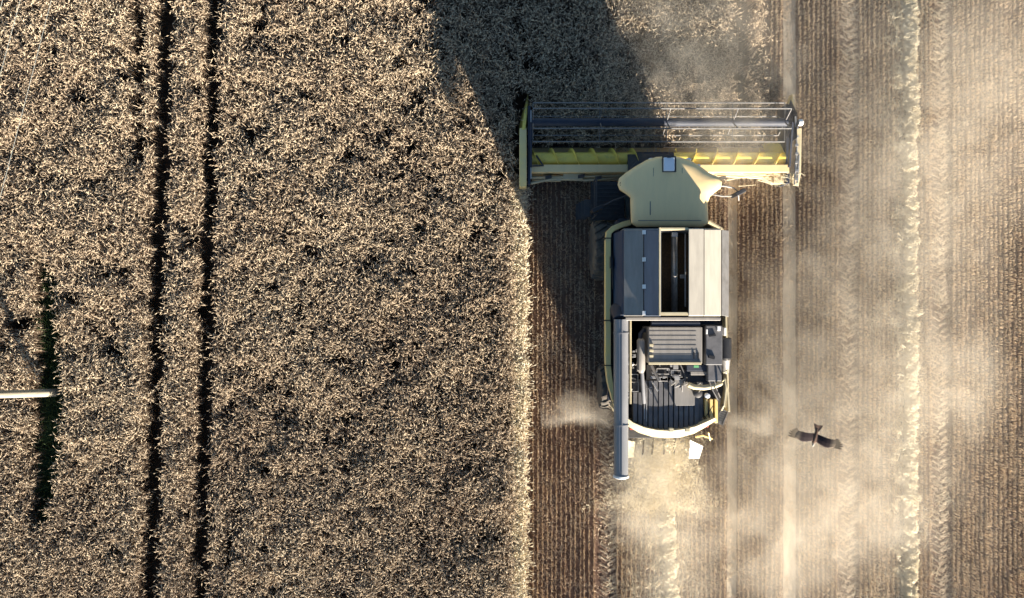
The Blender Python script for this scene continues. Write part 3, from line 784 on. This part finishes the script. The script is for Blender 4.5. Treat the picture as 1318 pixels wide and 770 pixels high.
b = MB(); b.box(xa - .10, xa + .12, -2.95, Y(413, 3.3), 2.42, AZ - r_ - .01); part(b, 'shadow_filler_beam', 'dark')  # beam added out of view under the auger to close a lit gap in the shadow
# wheels
def wheel(cx, cy, r, wd, nl, steer=0):
    c = Vector((cx, cy, r)); t = MB()
    h = wd / 2
    prof = [(-h, r * .62), (-h * 1.05, r * .80), (-h * .9, r * .95), (-h * .5, r * .985), (0, r * .99), (h * .5, r * .985), (h * .9, r * .95), (h * 1.05, r * .80), (h, r * .62)]
    t.lathe(c, (1, 0, 0), prof, 40)
    for i in range(nl):
        for s in (-1, 1):
            a = 2 * math.pi * (i + (.5 if s > 0 else 0)) / nl
            rr0 = []; 
            for q, da, lift in ((.04, 0, .045), (.55, .14, .045), (1.02, .24, .02)):
                aa = a + da; rad = r * .985 + lift - (.05 * r if q > 1 else 0)
                ctr = c + Vector((s * h * q, math.cos(aa) * rad, math.sin(aa) * rad)); tn = Vector((0, -math.sin(aa), math.cos(aa))); rdv = Vector((0, math.cos(aa), math.sin(aa)))
                rr0.append([ctr - tn * .03 - rdv * .08, ctr - tn * .022, ctr + tn * .022, ctr + tn * .03 - rdv * .08])
            t.loft(rr0)
    wh = empty('wheel', c - comb.location); wh.parent = comb
    t.build('tyre', M['rubber'], wh)
    rm_ = MB(); rm_.lathe(c, (1, 0, 0), [(-h * .95, r * .60), (-h * .9, r * .63), (-h * .5, r * .5), (-h * .3, r * .2), (h * .3, r * .2), (h * .5, r * .5), (h * .9, r * .63), (h * .95, r * .60)], 28)
    rm_.build('rim', M['yellow'], wh)
wheel(4.2 - 1.38, 1.55, .95, .72, 22); wheel(4.2 + 1.38, 1.55, .95, .72, 22)
wheel(4.2 - 1.24, -2.72, .68, .50, 18); wheel(4.2 + 1.24, -2.72, .68, .50, 18)
b = MB(); b.tube([(3.0, 1.55, .95), (5.4, 1.55, .95)], .16, 12); b.tube([(3.1, -2.72, .7), (5.3, -2.72, .7)], .11, 12); build_each(b, 'axle', M['dark'], comb)

# header
hz = .75
xl, xr = X(683, .9), X(1014, .9)
hd = MB()
hd.box(xl, xr, Y(212, 1.0), Y(222, 1.0), .35, 1.02)                      # rear beam
hd.loft([[(xl, Y(212, .5), .28), (xr, Y(212, .5), .28), (xr, Y(212, .5), .34), (xl, Y(212, .5), .34)], [(xl, Y(189, .3), .14), (xr, Y(189, .3), .14), (xr, Y(189, .3), .17), (xl, Y(189, .3), .17)]])
header = part(hd, 'header', 'cabyellow', bevel=.02)
b = MB(); b.box(xl + .05, X(915, .9), Y(224, .9), Y(230, .9), .5, .62); b.tube([(xl, Y(229, .8), .8), (X(800, .8), Y(226, .8), .8)], .03, 8)
b.tube([P(683, 236, .7), P(712, 230, .8), P(730, 231, .75), P(755, 232, .7), P(790, 229, .7)], [.05, .04, .03, .045, .03], 8)
b.tube([P(920, 226, .8), P(960, 228, .8), P(1010, 232, .75)], .035, 8)
b.tube([P(935, 232, .7), P(965, 226, .85), P(990, 229, .8), P(1024, 226, .8)], .025, 8); b.tube([P(975, 232, .7), P(1000, 238, .65)], .02, 8); b.tube([P(950, 240, .8), P(973, 238, .7)], .015, 6)
b.box(X(700, .8), X(722, .8), Y(233, .8), Y(226, .8), .6, .8); b.box(X(725, .8), X(750, .8), Y(231, .8), Y(224, .8), .55, .85); b.box(X(995, .8), X(1016, .8), Y(236, .8), Y(222, .8), .5, .85)
b.build('drive_guard', M['cream'], header, bevel=.015)
b = MB()
for a, c in ((706, 228), (748, 227), (770, 229), (930, 229)): b.obox(P(a, c, .87), (.10, .02, 0), (0, .05, 0), (0, 0, .02))
b.tube([P(690, 200, 1.1), P(699, 213, 1.05)], .03, 6); b.tube([P(684, 214, 1.05), P(700, 213, 1.05)], .025, 6)
build_each(b, 'hydraulic_hose', M['dark'], header)
# knife bar with fingers
b = MB(); b.box(xl, xr, Y(189, .2), Y(188, .2), .10, .14)
nf = 112
for i in range(nf):
    x = xl + (xr - xl) * (i + .5) / nf; yk = Y(188, .2)
    b.add([(x - .012, yk, .10), (x + .012, yk, .10), (x, yk + .13, .12), (x - .012, yk, .14), (x + .012, yk, .14)], [(0, 1, 2), (3, 2, 4), (0, 2, 3), (1, 4, 2)])
b.build('knife_bar', M['dark'], header)
# auger with opposite-handed flights
ay = Y(204, .85); az_ = .78; ar = .20
b = MB(); b.tube([(xl + .02, ay, az_), (xr - .02, ay, az_)], ar, 24)
aug = b.build('auger', M['strongyellow'], header)
b = MB()
def flight(xa_, xb, turns, hand):
    n = int(turns * 20); vs = []; fs = []
    for i in range(n + 1):
        th = hand * 2 * math.pi * turns * i / n + .6; x = xa_ + (xb - xa_) * i / n
        for rad, dx in ((ar - .01, -.008), (ar + .13, -.004), (ar + .13, .004), (ar - .01, .008)): vs.append((x + dx, ay + math.cos(th) * rad, az_ + math.sin(th) * rad))
    for i in range(n):
        for k in range(3): fs.append((i * 4 + k, i * 4 + k + 1, i * 4 + k + 5, i * 4 + k + 4))
    b.add(vs, fs)
flight(xl + .05, X(822, .8), 5.3, 1); flight(X(868, .8), xr - .05, 5.3, -1)
b.build('auger_flight', M['strongyellow'], aug)
b = MB()
rr = random.Random(5)
for i in range(14):
    x = X(825, .8) + (X(866, .8) - X(825, .8)) * i / 13; th = rr.uniform(0, 6.28); b.tube([(x, ay, az_), (x, ay + math.cos(th) * .34, az_ + math.sin(th) * .34)], .010, 6)
b.build('auger_finger', M['steel'], aug)
b = MB(); b.tube([(X(818, .8), ay, az_), (X(866, .8), ay, az_)], ar + .008, 24); b.build('drum', M['bluegrey'], aug)
# end sheets and dividers
def endsheet(pxo, pxi, s):
    b = MB(); xo, xi = X(pxo, .95), X(pxi, .95)
    prof = [(Y(241, .95), .35), (Y(241, .95), 1.0), (Y(222, .95), 1.12), (Y(190, .95), 1.12), (Y(165, .95), .98), (Y(165, .95), .25)]
    b.loft([[(xo, y, z) for y, z in prof], [(xi, y, z) for y, z in prof]])
    return b.build('end_sheet', M['yellow'], header, bevel=.025)
endsheet(668.5, 678, -1); endsheet(1022, 1030, 1) if False else None
b = MB(); b.box(X(679.5, 1), X(683, 1), Y(238, 1), Y(137, 1), .3, 1.05); b.box(X(1012, 1), X(1017, 1), Y(236, 1), Y(134, 1), .3, .98); build_each(b, 'side_wall', M['bluegrey'], header, bevel=.008)
b = MB(); b.box(X(682.6, 1.1), X(684.2, 1.1), Y(230, 1.1), Y(142, 1.1), 1.04, 1.10); b.tube([P(1022.5, 238, .95), P(1025.5, 190, 1.0), P(1023.5, 150, 1.1)], .03, 8); b.tube([P(1026, 236, .9), P(1028, 200, .9)], .035, 8)
for k in range(7): b.obox(P(1025, 165 + k * 11, 1.02), (.05, 0, 0), (0, .035, 0), (0, 0, .04))
build_each(b, 'reel_lift_ram', M['steel'], header)
b = MB(); b.loft([[P(1016, 222, .5), P(1031, 224, .5), P(1029, 224, .9), P(1018, 222, .95)], [P(1020, 239, .5), P(1028, 240, .5), P(1026, 239, .8), P(1021, 238, .8)]])
b.loft([[P(1022, 165, .4), P(1032, 165, .4), P(1031, 165, .9), P(1024, 165, .95)], [P(1024, 222, .4), P(1031, 222, .4), P(1030, 222, .9), P(1025, 222, .9)]])
b.build('end_sheet', M['cream'], header, bevel=.012)
# inner yellow panel at the right end of the trough
b = MB(); b.loft([[P(980, 184, .3), P(1012, 184, .3), P(1012, 184, .6), P(1004, 184, .5)], [P(985, 196, .35), P(1012, 196, .35), P(1012, 196, .85), P(1000, 196, .75)]]); b.build('trough_end', M['strongyellow'], header)
def divider(pa, mir, tip, m):
    b = MB(); s = -1 if mir else 1
    secs = [(167, 6.5, .25, 1.0), (155, 7.0, .22, .95), (143, 5.5, .2, .85), (132, 3.2, .15, .62), (121, .8, .1, .32)]
    rings = []
    for py, hw, z0, z1 in secs:
        cx = pa + (167 - py) / 46 * tip; rings.append([P(cx - hw, py, z1 * .9) * 1, P(cx + hw, py, z1 * .9), P(cx + hw * .3, py, z1), P(cx - hw * .3, py, z1)])
        rings[-1][0].z = z0; rings[-1][1].z = z0
    b.loft(rings); return b.build('divider', M[m], header, bevel=.01)
divider(674, False, 5.5, 'strongyellow'); divider(1023, True, -3, 'yellow')
b = MB(); b.add([P(1013, 140, 1.15), P(1018, 128, .9), P(1026, 146, 1.1), P(1026, 178, 1.15), P(1020, 182, 1.1), P(1013, 176, 1.15), P(1013, 140, .7), P(1018, 128, .6), P(1026, 146, .7), P(1026, 178, .7), P(1020, 182, .7), P(1013, 176, .7)],
    [(0, 5, 4, 3, 2, 1), (6, 7, 8, 9, 10, 11)] + [(i, (i + 1) % 6, 6 + (i + 1) % 6, 6 + i) for i in range(6)]); b.build('reel_guard', M['black'], header, bevel=.01)
b = MB(); b.lathe(P(1030, 158, 1.0), (1, 0, 0), [(-.06, .1), (.05, .1), (.08, .07)], 14); b.build('reel_motor', M['white'], header, bevel=0)
# reel
rz, ry, rad = 1.42, Y(157.5, 1.42), .58
b = MB(); b.tube([(X(684, rz), ry, rz), (X(1013, rz), ry, rz)], .125, 20)
reel = b.build('reel', M['bluegrey'], header)
angs = [R(a) for a in (62, 122, 182, 242, 302, 2)]
sup = [X(p_, rz) for p_ in (686, 772, 858, 943, 1010)]
for x in sup:
    b = MB()
    for a in angs: b.obox((x, ry + math.cos(a) * rad * .5, rz + math.sin(a) * rad * .5), (.008, 0, 0), (0, math.cos(a) * rad * .5, math.sin(a) * rad * .5), (0, -math.sin(a) * .02, math.cos(a) * .02))
    b.build('spider', M['grey'], reel)
for a in angs:
    yb, zb = ry + math.cos(a) * rad, rz + math.sin(a) * rad
    b = MB(); b.tube([(sup[0], yb, zb), (sup[-1], yb, zb)], .021, 8); bo = b.build('reel_bar', M['grey'], reel)
    tm = MB(); nt_ = 56
    for i in range(nt_):
        x = sup[0] + (sup[-1] - sup[0]) * (i + .5) / nt_; tm.tube([(x, yb, zb), (x, yb - .03, zb - .12), (x, yb + .01, zb - .26)], .0045, 4, cap=False)
    tm.build('tines', M['dark'], reel)['kind'] = 'stuff'
for x_, z_ in ((X(683.5, 1.25), 1.25), (X(1018, 1.3), 1.3)):
    b = MB(); b.obox((x_, (ry + Y(215, 1.2)) / 2, 1.28), (.03, 0, 0), (0, abs(Y(215, 1.2) - ry) / 2, .12), (0, 0, .05)); b.build('reel_arm', M['bluegrey'], header, bevel=.01)
# straw caught on the right rear corner of the header
b = MB(); rr = random.Random(77)
for i in range(230):
    a = rr.gauss(1003, 12); a = min(a, 1030); c = rr.uniform(219, 236); p = P(a, c, rr.uniform(.8, 1.0)); th = rr.gauss(.3, .7); L = rr.uniform(.06, .28)
    b.tube([p, p + Vector((math.cos(th), -math.sin(th), rr.uniform(-.15, .1))) * L], .004, 3, cap=False)
for i in range(160):
    a = rr.uniform(905, 1000); c = rr.gauss(226, 2.5); p = P(a, c, rr.uniform(.65, .85)); th = rr.gauss(.1, .6); L = rr.uniform(.06, .22)
    b.tube([p, p + Vector((math.cos(th), -math.sin(th), rr.uniform(-.15, .1))) * L], .004, 3, cap=False)
tag(b.build('caught_straw', M['straw']), kind='stuff')

# ------------------------------------------------------------------ utility pole and wires
PH = 5.2
base = P(69, 508, .5); base.z = 0
pole = empty('utility_pole', base); tag(pole, 'pale weathered utility pole standing among green weeds in the wheat', 'utility pole')
lean = Vector((-.25, .60, 0))    # the pole leans a little
tp_ = base + lean + Vector((0, 0, PH))
b = MB(); b.tube([base, base.lerp(tp_, .5), tp_], .125, 20, .095); b.build('shaft', M['pole'], pole)
b = MB(); ca = tp_ - Vector((0, 0, .25)); b.obox(ca, (.75, -.2, 0), (.012, .045, 0), (0, 0, .05)); b.build('crossarm', M['pole'], pole, bevel=.008)
anchors = []
for k in (-1, 0, 1):
    p = ca + Vector((.68, -.18, 0)) * k + Vector((0, 0, .05 if k else .25)); b = MB(); b.lathe(p, (0, 0, 1), [(0, .03), (.03, .045), (.06, .03), (.09, .045), (.12, .03), (.14, .02)], 12); b.build('insulator', M['white'], pole); anchors.append(p + Vector((0, 0, .14)))
wn = ['leftmost', 'middle', 'rightmost']
far = [P(32, -60, 4.6), P(62, -60, 4.6), P(92, -60, 4.6)]
for k, (a, f) in enumerate(zip(anchors, far)):
    d = (f - a); d.z = 0; e = a + d * 3.2; e.z = a.z + .1
    pts = [a.lerp(e, t_ / 24) - Vector((0, 0, .35 * 4 * (t_ / 24) * (1 - t_ / 24))) for t_ in range(25)]
    b = MB(); b.tube(pts, .0045, 6)
    tag(b.build('overhead_wire', M['wire']), '%s of the three thin overhead wires crossing the top left corner' % wn[k], 'wire', 'overhead wires above the wheat')

# ------------------------------------------------------------------ bird
def make_bird():
    m = MB()
    # body, beak towards -y
    body = [(-.30, .004, .0), (-.27, .016, 0), (-.25, .030, .004), (-.21, .036, .006), (-.17, .040, .004), (-.10, .062, 0), (0, .070, -.006), (.10, .055, -.004), (.20, .034, 0), (.27, .018, 0)]
    m.loft([[(math.cos(2 * math.pi * k / 14) * r, y, z + math.sin(2 * math.pi * k / 14) * r * .85) for k in range(14)] for y, r, z in body])
    # tail, forked
    for s in (-1, 1):
        m.loft([[(0 * s, .17, -.007), (.035 * s, .17, -.007), (.035 * s, .17, .007), (0, .17, .007)], [(0, .28, -.006), (.085 * s, .28, -.006), (.085 * s, .28, .006), (0, .28, .006)], [(.0 * s, .375, -.005), (.14 * s, .41, -.005), (.14 * s, .41, .005), (.0 * s, .375, .005)]])
    # wings: stations of span, leading y, trailing y, z
    st = [(.0, -.12, .10, .01), (.08, -.13, .12, .02), (.20, -.17, .10, .05), (.32, -.20, .09, .07), (.42, -.19, .09, .075), (.50, -.165, .095, .075), (.56, -.14, .09, .07)]
    for s in (-1, 1):
        rings = []
        for x, a, c, z in st:
            th = .020 - .012 * x; rings.append([(s * x, a, z - th * .5), (s * x, a + .03, z + th), (s * x, (a + c) / 2, z + th * .8 + .004), (s * x, c, z + .004), (s * x, c, z - .006), (s * x, (a + c) / 2, z - th * .6)])
        m.loft(rings)
        for k in range(6):   # primaries spread like fingers
            t = k / 5; base = Vector((s * .52, -.13 + t * .19, .07)); ang = R(4 + t * 40); L = .30 - .03 * abs(k - 1.5) - t * .07
            d = Vector((s * math.cos(ang), math.sin(ang), .06)); n = Vector((-d.y, d.x, 0)).normalized() * .027
            h = Vector((0, 0, .0055)); e = base + d * L; mid = base + d * L * .7
            m.loft([[base - n - h, base + n - h, base + n + h, base - n + h], [mid - n - h, mid + n - h, mid + n + h, mid - n + h], [e - n * .3 - h, e + n * .3 - h, e + n * .3 + h, e - n * .3 + h]])
    me = m.mesh('bird')
    o = bpy.data.objects.new('bird', me); COL.objects.link(o)
    rmf = o.modifiers.new('remesh', 'REMESH'); rmf.mode = 'VOXEL'; rmf.voxel_size = .0045; rmf.use_smooth_shade = True
    mt = bpy.data.materials.new('bird_plumage'); mt.use_nodes = True; n = mt.node_tree.nodes; l = mt.node_tree.links; bs = n['Principled BSDF']
    tc = n.new('ShaderNodeTexCoord'); sp = n.new('ShaderNodeSeparateXYZ'); l.new(tc.outputs['Object'], sp.inputs[0])
    ab = n.new('ShaderNodeMath'); ab.operation = 'ABSOLUTE'; l.new(sp.outputs[0], ab.inputs[0])
    r1 = n.new('ShaderNodeValToRGB'); l.new(ab.outputs[0], r1.inputs[0])
    e = r1.color_ramp.elements; e[0].position = .0; e[0].color = (.20, .12, .08, 1); e[1].position = .10; e[1].color = (.045, .028, .028, 1)
    for pos, c in ((.40, (.04, .026, .026)), (.50, (.22, .17, .12)), (.66, (.19, .15, .10)), (.76, (.03, .02, .02))):
        q = e.new(pos); q.color = (*c, 1)
    r2 = n.new('ShaderNodeMapRange'); r2.inputs[1].default_value = -.22; r2.inputs[2].default_value = -.14; l.new(sp.outputs[1], r2.inputs[0])
    ll = n.new('ShaderNodeMath'); ll.operation = 'LESS_THAN'; ll.inputs[1].default_value = .07; l.new(ab.outputs[0], ll.inputs[0])
    iv = n.new('ShaderNodeMath'); iv.operation = 'SUBTRACT'; iv.inputs[0].default_value = 1; l.new(r2.outputs[0], iv.inputs[1])
    ml_ = n.new('ShaderNodeMath'); ml_.operation = 'MULTIPLY'; l.new(iv.outputs[0], ml_.inputs[0]); l.new(ll.outputs[0], ml_.inputs[1])
    mx = n.new('ShaderNodeMix'); mx.data_type = 'RGBA'; l.new(ml_.outputs[0], mx.inputs[0]); l.new(r1.outputs[0], mx.inputs[6]); mx.inputs[7].default_value = (.55, .50, .42, 1)
    wv = n.new('ShaderNodeTexWave'); wv.inputs['Scale'].default_value = 14; wv.inputs['Distortion'].default_value = 3; l.new(tc.outputs['Object'], wv.inputs[0])
    mm = n.new('ShaderNodeMix'); mm.data_type = 'RGBA'; mm.blend_type = 'MULTIPLY'; mm.inputs[0].default_value = .6; l.new(mx.outputs[2], mm.inputs[6]); l.new(wv.outputs[0], mm.inputs[7])
    l.new(mm.outputs[2], bs.inputs['Base Color']); bs.inputs['Roughness'].default_value = .75; bs.inputs['Specular IOR Level'].default_value = .2
    me.materials.append(mt)
    return o
bird = make_bird()
bz = 3.4
bird.location = P(1049, 563.5, bz); bird.rotation_euler = (R(4), R(-6), R(-14)); bird.scale = (.93, .93, .93)
tag(bird, 'dark brown bird of prey with forked tail gliding over the dusty stubble', 'bird')

# ------------------------------------------------------------------ chaff thrown out behind the chopper
def air_proto(seed):
    r = random.Random(seed); m = MB()
    for i in range(30):
        p = Vector((r.uniform(-.2, .2), r.uniform(-.2, .2), r.uniform(-.15, .15))); d = Vector((r.gauss(0, 1), r.gauss(0, 1.3), r.gauss(0, .6))).normalized() * r.uniform(.012, .05)
        m.tube([p - d, p + d], r.uniform(.003, .006), 3, cap=False)
    me = m.mesh('chaff_bits'); me.materials.append(M['straw']); return me
n = 520
t_ = rng.random(n) ** .7; ay_ = -4.15 - t_ * 2.6; ax_ = X(848) + rng.normal(0, 1, n) * (.38 + t_ * .45)
az2 = np.clip(1.15 - t_ * 1.0 + rng.normal(0, .16, n), .12, 1.6)
tag(scatter('flying_chaff', np.stack([ax_, ay_, az2], 1), rng.uniform(0, 6.28, (n, 3)) * np.array([.1, .1, 1]), rng.uniform(.5, 1.2, n), rng.integers(0, 6, n), [air_proto(60 + i) for i in range(6)]), kind='stuff')

# ------------------------------------------------------------------ dust
def dust(name, x0, x1, y0, y1, z1, blobs, dens, label):
    m = MB(); m.box(x0, x1, y0, y1, .0021, z1)
    mt = bpy.data.materials.new(name); mt.use_nodes = True; N = mt.node_tree.nodes; L = mt.node_tree.links
    N.remove(N['Principled BSDF']); out = N['Material Output']
    geo = N.new('ShaderNodeNewGeometry'); pos = geo.outputs['Position']
    nz = N.new('ShaderNodeTexNoise'); nz.inputs['Scale'].default_value = .55; nz.inputs['Detail'].default_value = 5; nz.inputs['Roughness'].default_value = .62; nz.inputs['Distortion'].default_value = .6
    L.new(pos, nz.inputs[0])
    # displace the lookup of the clouds so that their outlines billow
    vs = N.new('ShaderNodeVectorMath'); vs.operation = 'MULTIPLY_ADD'; L.new(nz.outputs['Color'], vs.inputs[0]); vs.inputs[1].default_value = (2.6, 2.6, .8); 
    L.new(pos, vs.inputs[2])
    sb = N.new('ShaderNodeVectorMath'); sb.operation = 'SUBTRACT'; L.new(vs.outputs[0], sb.inputs[0]); sb.inputs[1].default_value = (1.3, 1.3, .4)
    tot = None
    for (px, py, rx, ry, zc, rzz, k) in blobs:
        c = P(px, py, zc)
        a = N.new('ShaderNodeVectorMath'); a.operation = 'SUBTRACT'; L.new(sb.outputs[0], a.inputs[0]); a.inputs[1].default_value = c
        q = N.new('ShaderNodeVectorMath'); q.operation = 'MULTIPLY'; L.new(a.outputs[0], q.inputs[0]); q.inputs[1].default_value = (40 / rx, 40 / ry, 1 / rzz)
        ln = N.new('ShaderNodeVectorMath'); ln.operation = 'LENGTH'; L.new(q.outputs[0], ln.inputs[0])
        mr_ = N.new('ShaderNodeMapRange'); mr_.interpolation_type = 'SMOOTHERSTEP'; mr_.inputs[1].default_value = 1.0; mr_.inputs[2].default_value = 0.0; mr_.inputs[3].default_value = 0; mr_.inputs[4].default_value = k
        L.new(ln.outputs['Value'], mr_.inputs[0])
        if tot is None: tot = mr_.outputs[0]
        else:
            ad = N.new('ShaderNodeMath'); ad.operation = 'ADD'; L.new(tot, ad.inputs[0]); L.new(mr_.outputs[0], ad.inputs[1]); tot = ad.outputs[0]
    nr = N.new('ShaderNodeMapRange'); nr.inputs[1].default_value = .36; nr.inputs[2].default_value = .66; nr.inputs[3].default_value = .3; nr.inputs[4].default_value = 1.25
    L.new(nz.outputs['Fac'], nr.inputs[0])
    # finer wisps drawn out along the drift
    mp = N.new('ShaderNodeMapping'); mp.inputs['Scale'].default_value = (2.4, 1.3, 2.0); mp.inputs['Rotation'].default_value = (0, 0, R(25)); L.new(sb.outputs[0], mp.inputs[0])
    n2_ = N.new('ShaderNodeTexNoise'); n2_.inputs['Scale'].default_value = 1.0; n2_.inputs['Detail'].default_value = 4; n2_.inputs['Roughness'].default_value = .7; L.new(mp.outputs[0], n2_.inputs[0])
    w2 = N.new('ShaderNodeMapRange'); w2.inputs[1].default_value = .35; w2.inputs[2].default_value = .65; w2.inputs[3].default_value = .45; w2.inputs[4].default_value = 1.5; L.new(n2_.outputs['Fac'], w2.inputs[0])
    m0 = N.new('ShaderNodeMath'); m0.operation = 'MULTIPLY'; L.new(nr.outputs[0], m0.inputs[0]); L.new(w2.outputs[0], m0.inputs[1])
    mu_ = N.new('ShaderNodeMath'); mu_.operation = 'MULTIPLY'; L.new(tot, mu_.inputs[0]); L.new(m0.outputs[0], mu_.inputs[1])
    md = N.new('ShaderNodeMath'); md.operation = 'MULTIPLY'; L.new(mu_.outputs[0], md.inputs[0]); md.inputs[1].default_value = dens
    pv = N.new('ShaderNodeVolumePrincipled'); pv.inputs['Color'].default_value = (.94, .87, .74, 1); pv.inputs['Anisotropy'].default_value = 0.0
    L.new(md.outputs[0], pv.inputs['Density']); L.new(pv.outputs[0], out.inputs['Volume'])
    o = m.build(name, mt, smooth=False)
    tag(o, kind='stuff', label=label)
    return o
blobs = [  # px, py, radius x, radius y (photo px), height, vertical radius, strength
    (1100, 560, 190, 260, .8, 1.9, .45), (1175, 330, 150, 230, .8, 1.9, .40), (1250, 110, 190, 280, .8, 1.9, .42),
    (1070, 120, 110, 260, .5, 1.5, .22), (870, 680, 90, 170, .7, 1.8, .75), (1000, 690, 130, 150, .8, 1.8, .6),
    (1120, 660, 100, 80, 1.0, 1.8, .5), (1230, 490, 90, 100, .9, 1.6, .65), (1060, 380, 110, 200, .7, 1.6, .25), (985, 570, 110, 110, .6, 1.6, .5),
    (744, 524, 74, 26, .3, .8, 2.8), (962, 540, 56, 24, .3, .8, 2.6), (848, 590, 62, 46, .6, 1.2, 2.0), (820, 640, 60, 80, .6, 1.4, .8),
    (975, 430, 50, 170, .5, 1.4, .35), (905, 70, 170, 230, 1.2, 1.6, .42), (960, 185, 75, 100, 1.7, .9, .4), (1150, 470, 260, 700, .7, 2.2, .15)]
dust('dust_cloud', .9, 19.0, -12.9, 12.9, 2.9, blobs, .45, 'pale dust drifting low over the stubble behind and beside the harvester')
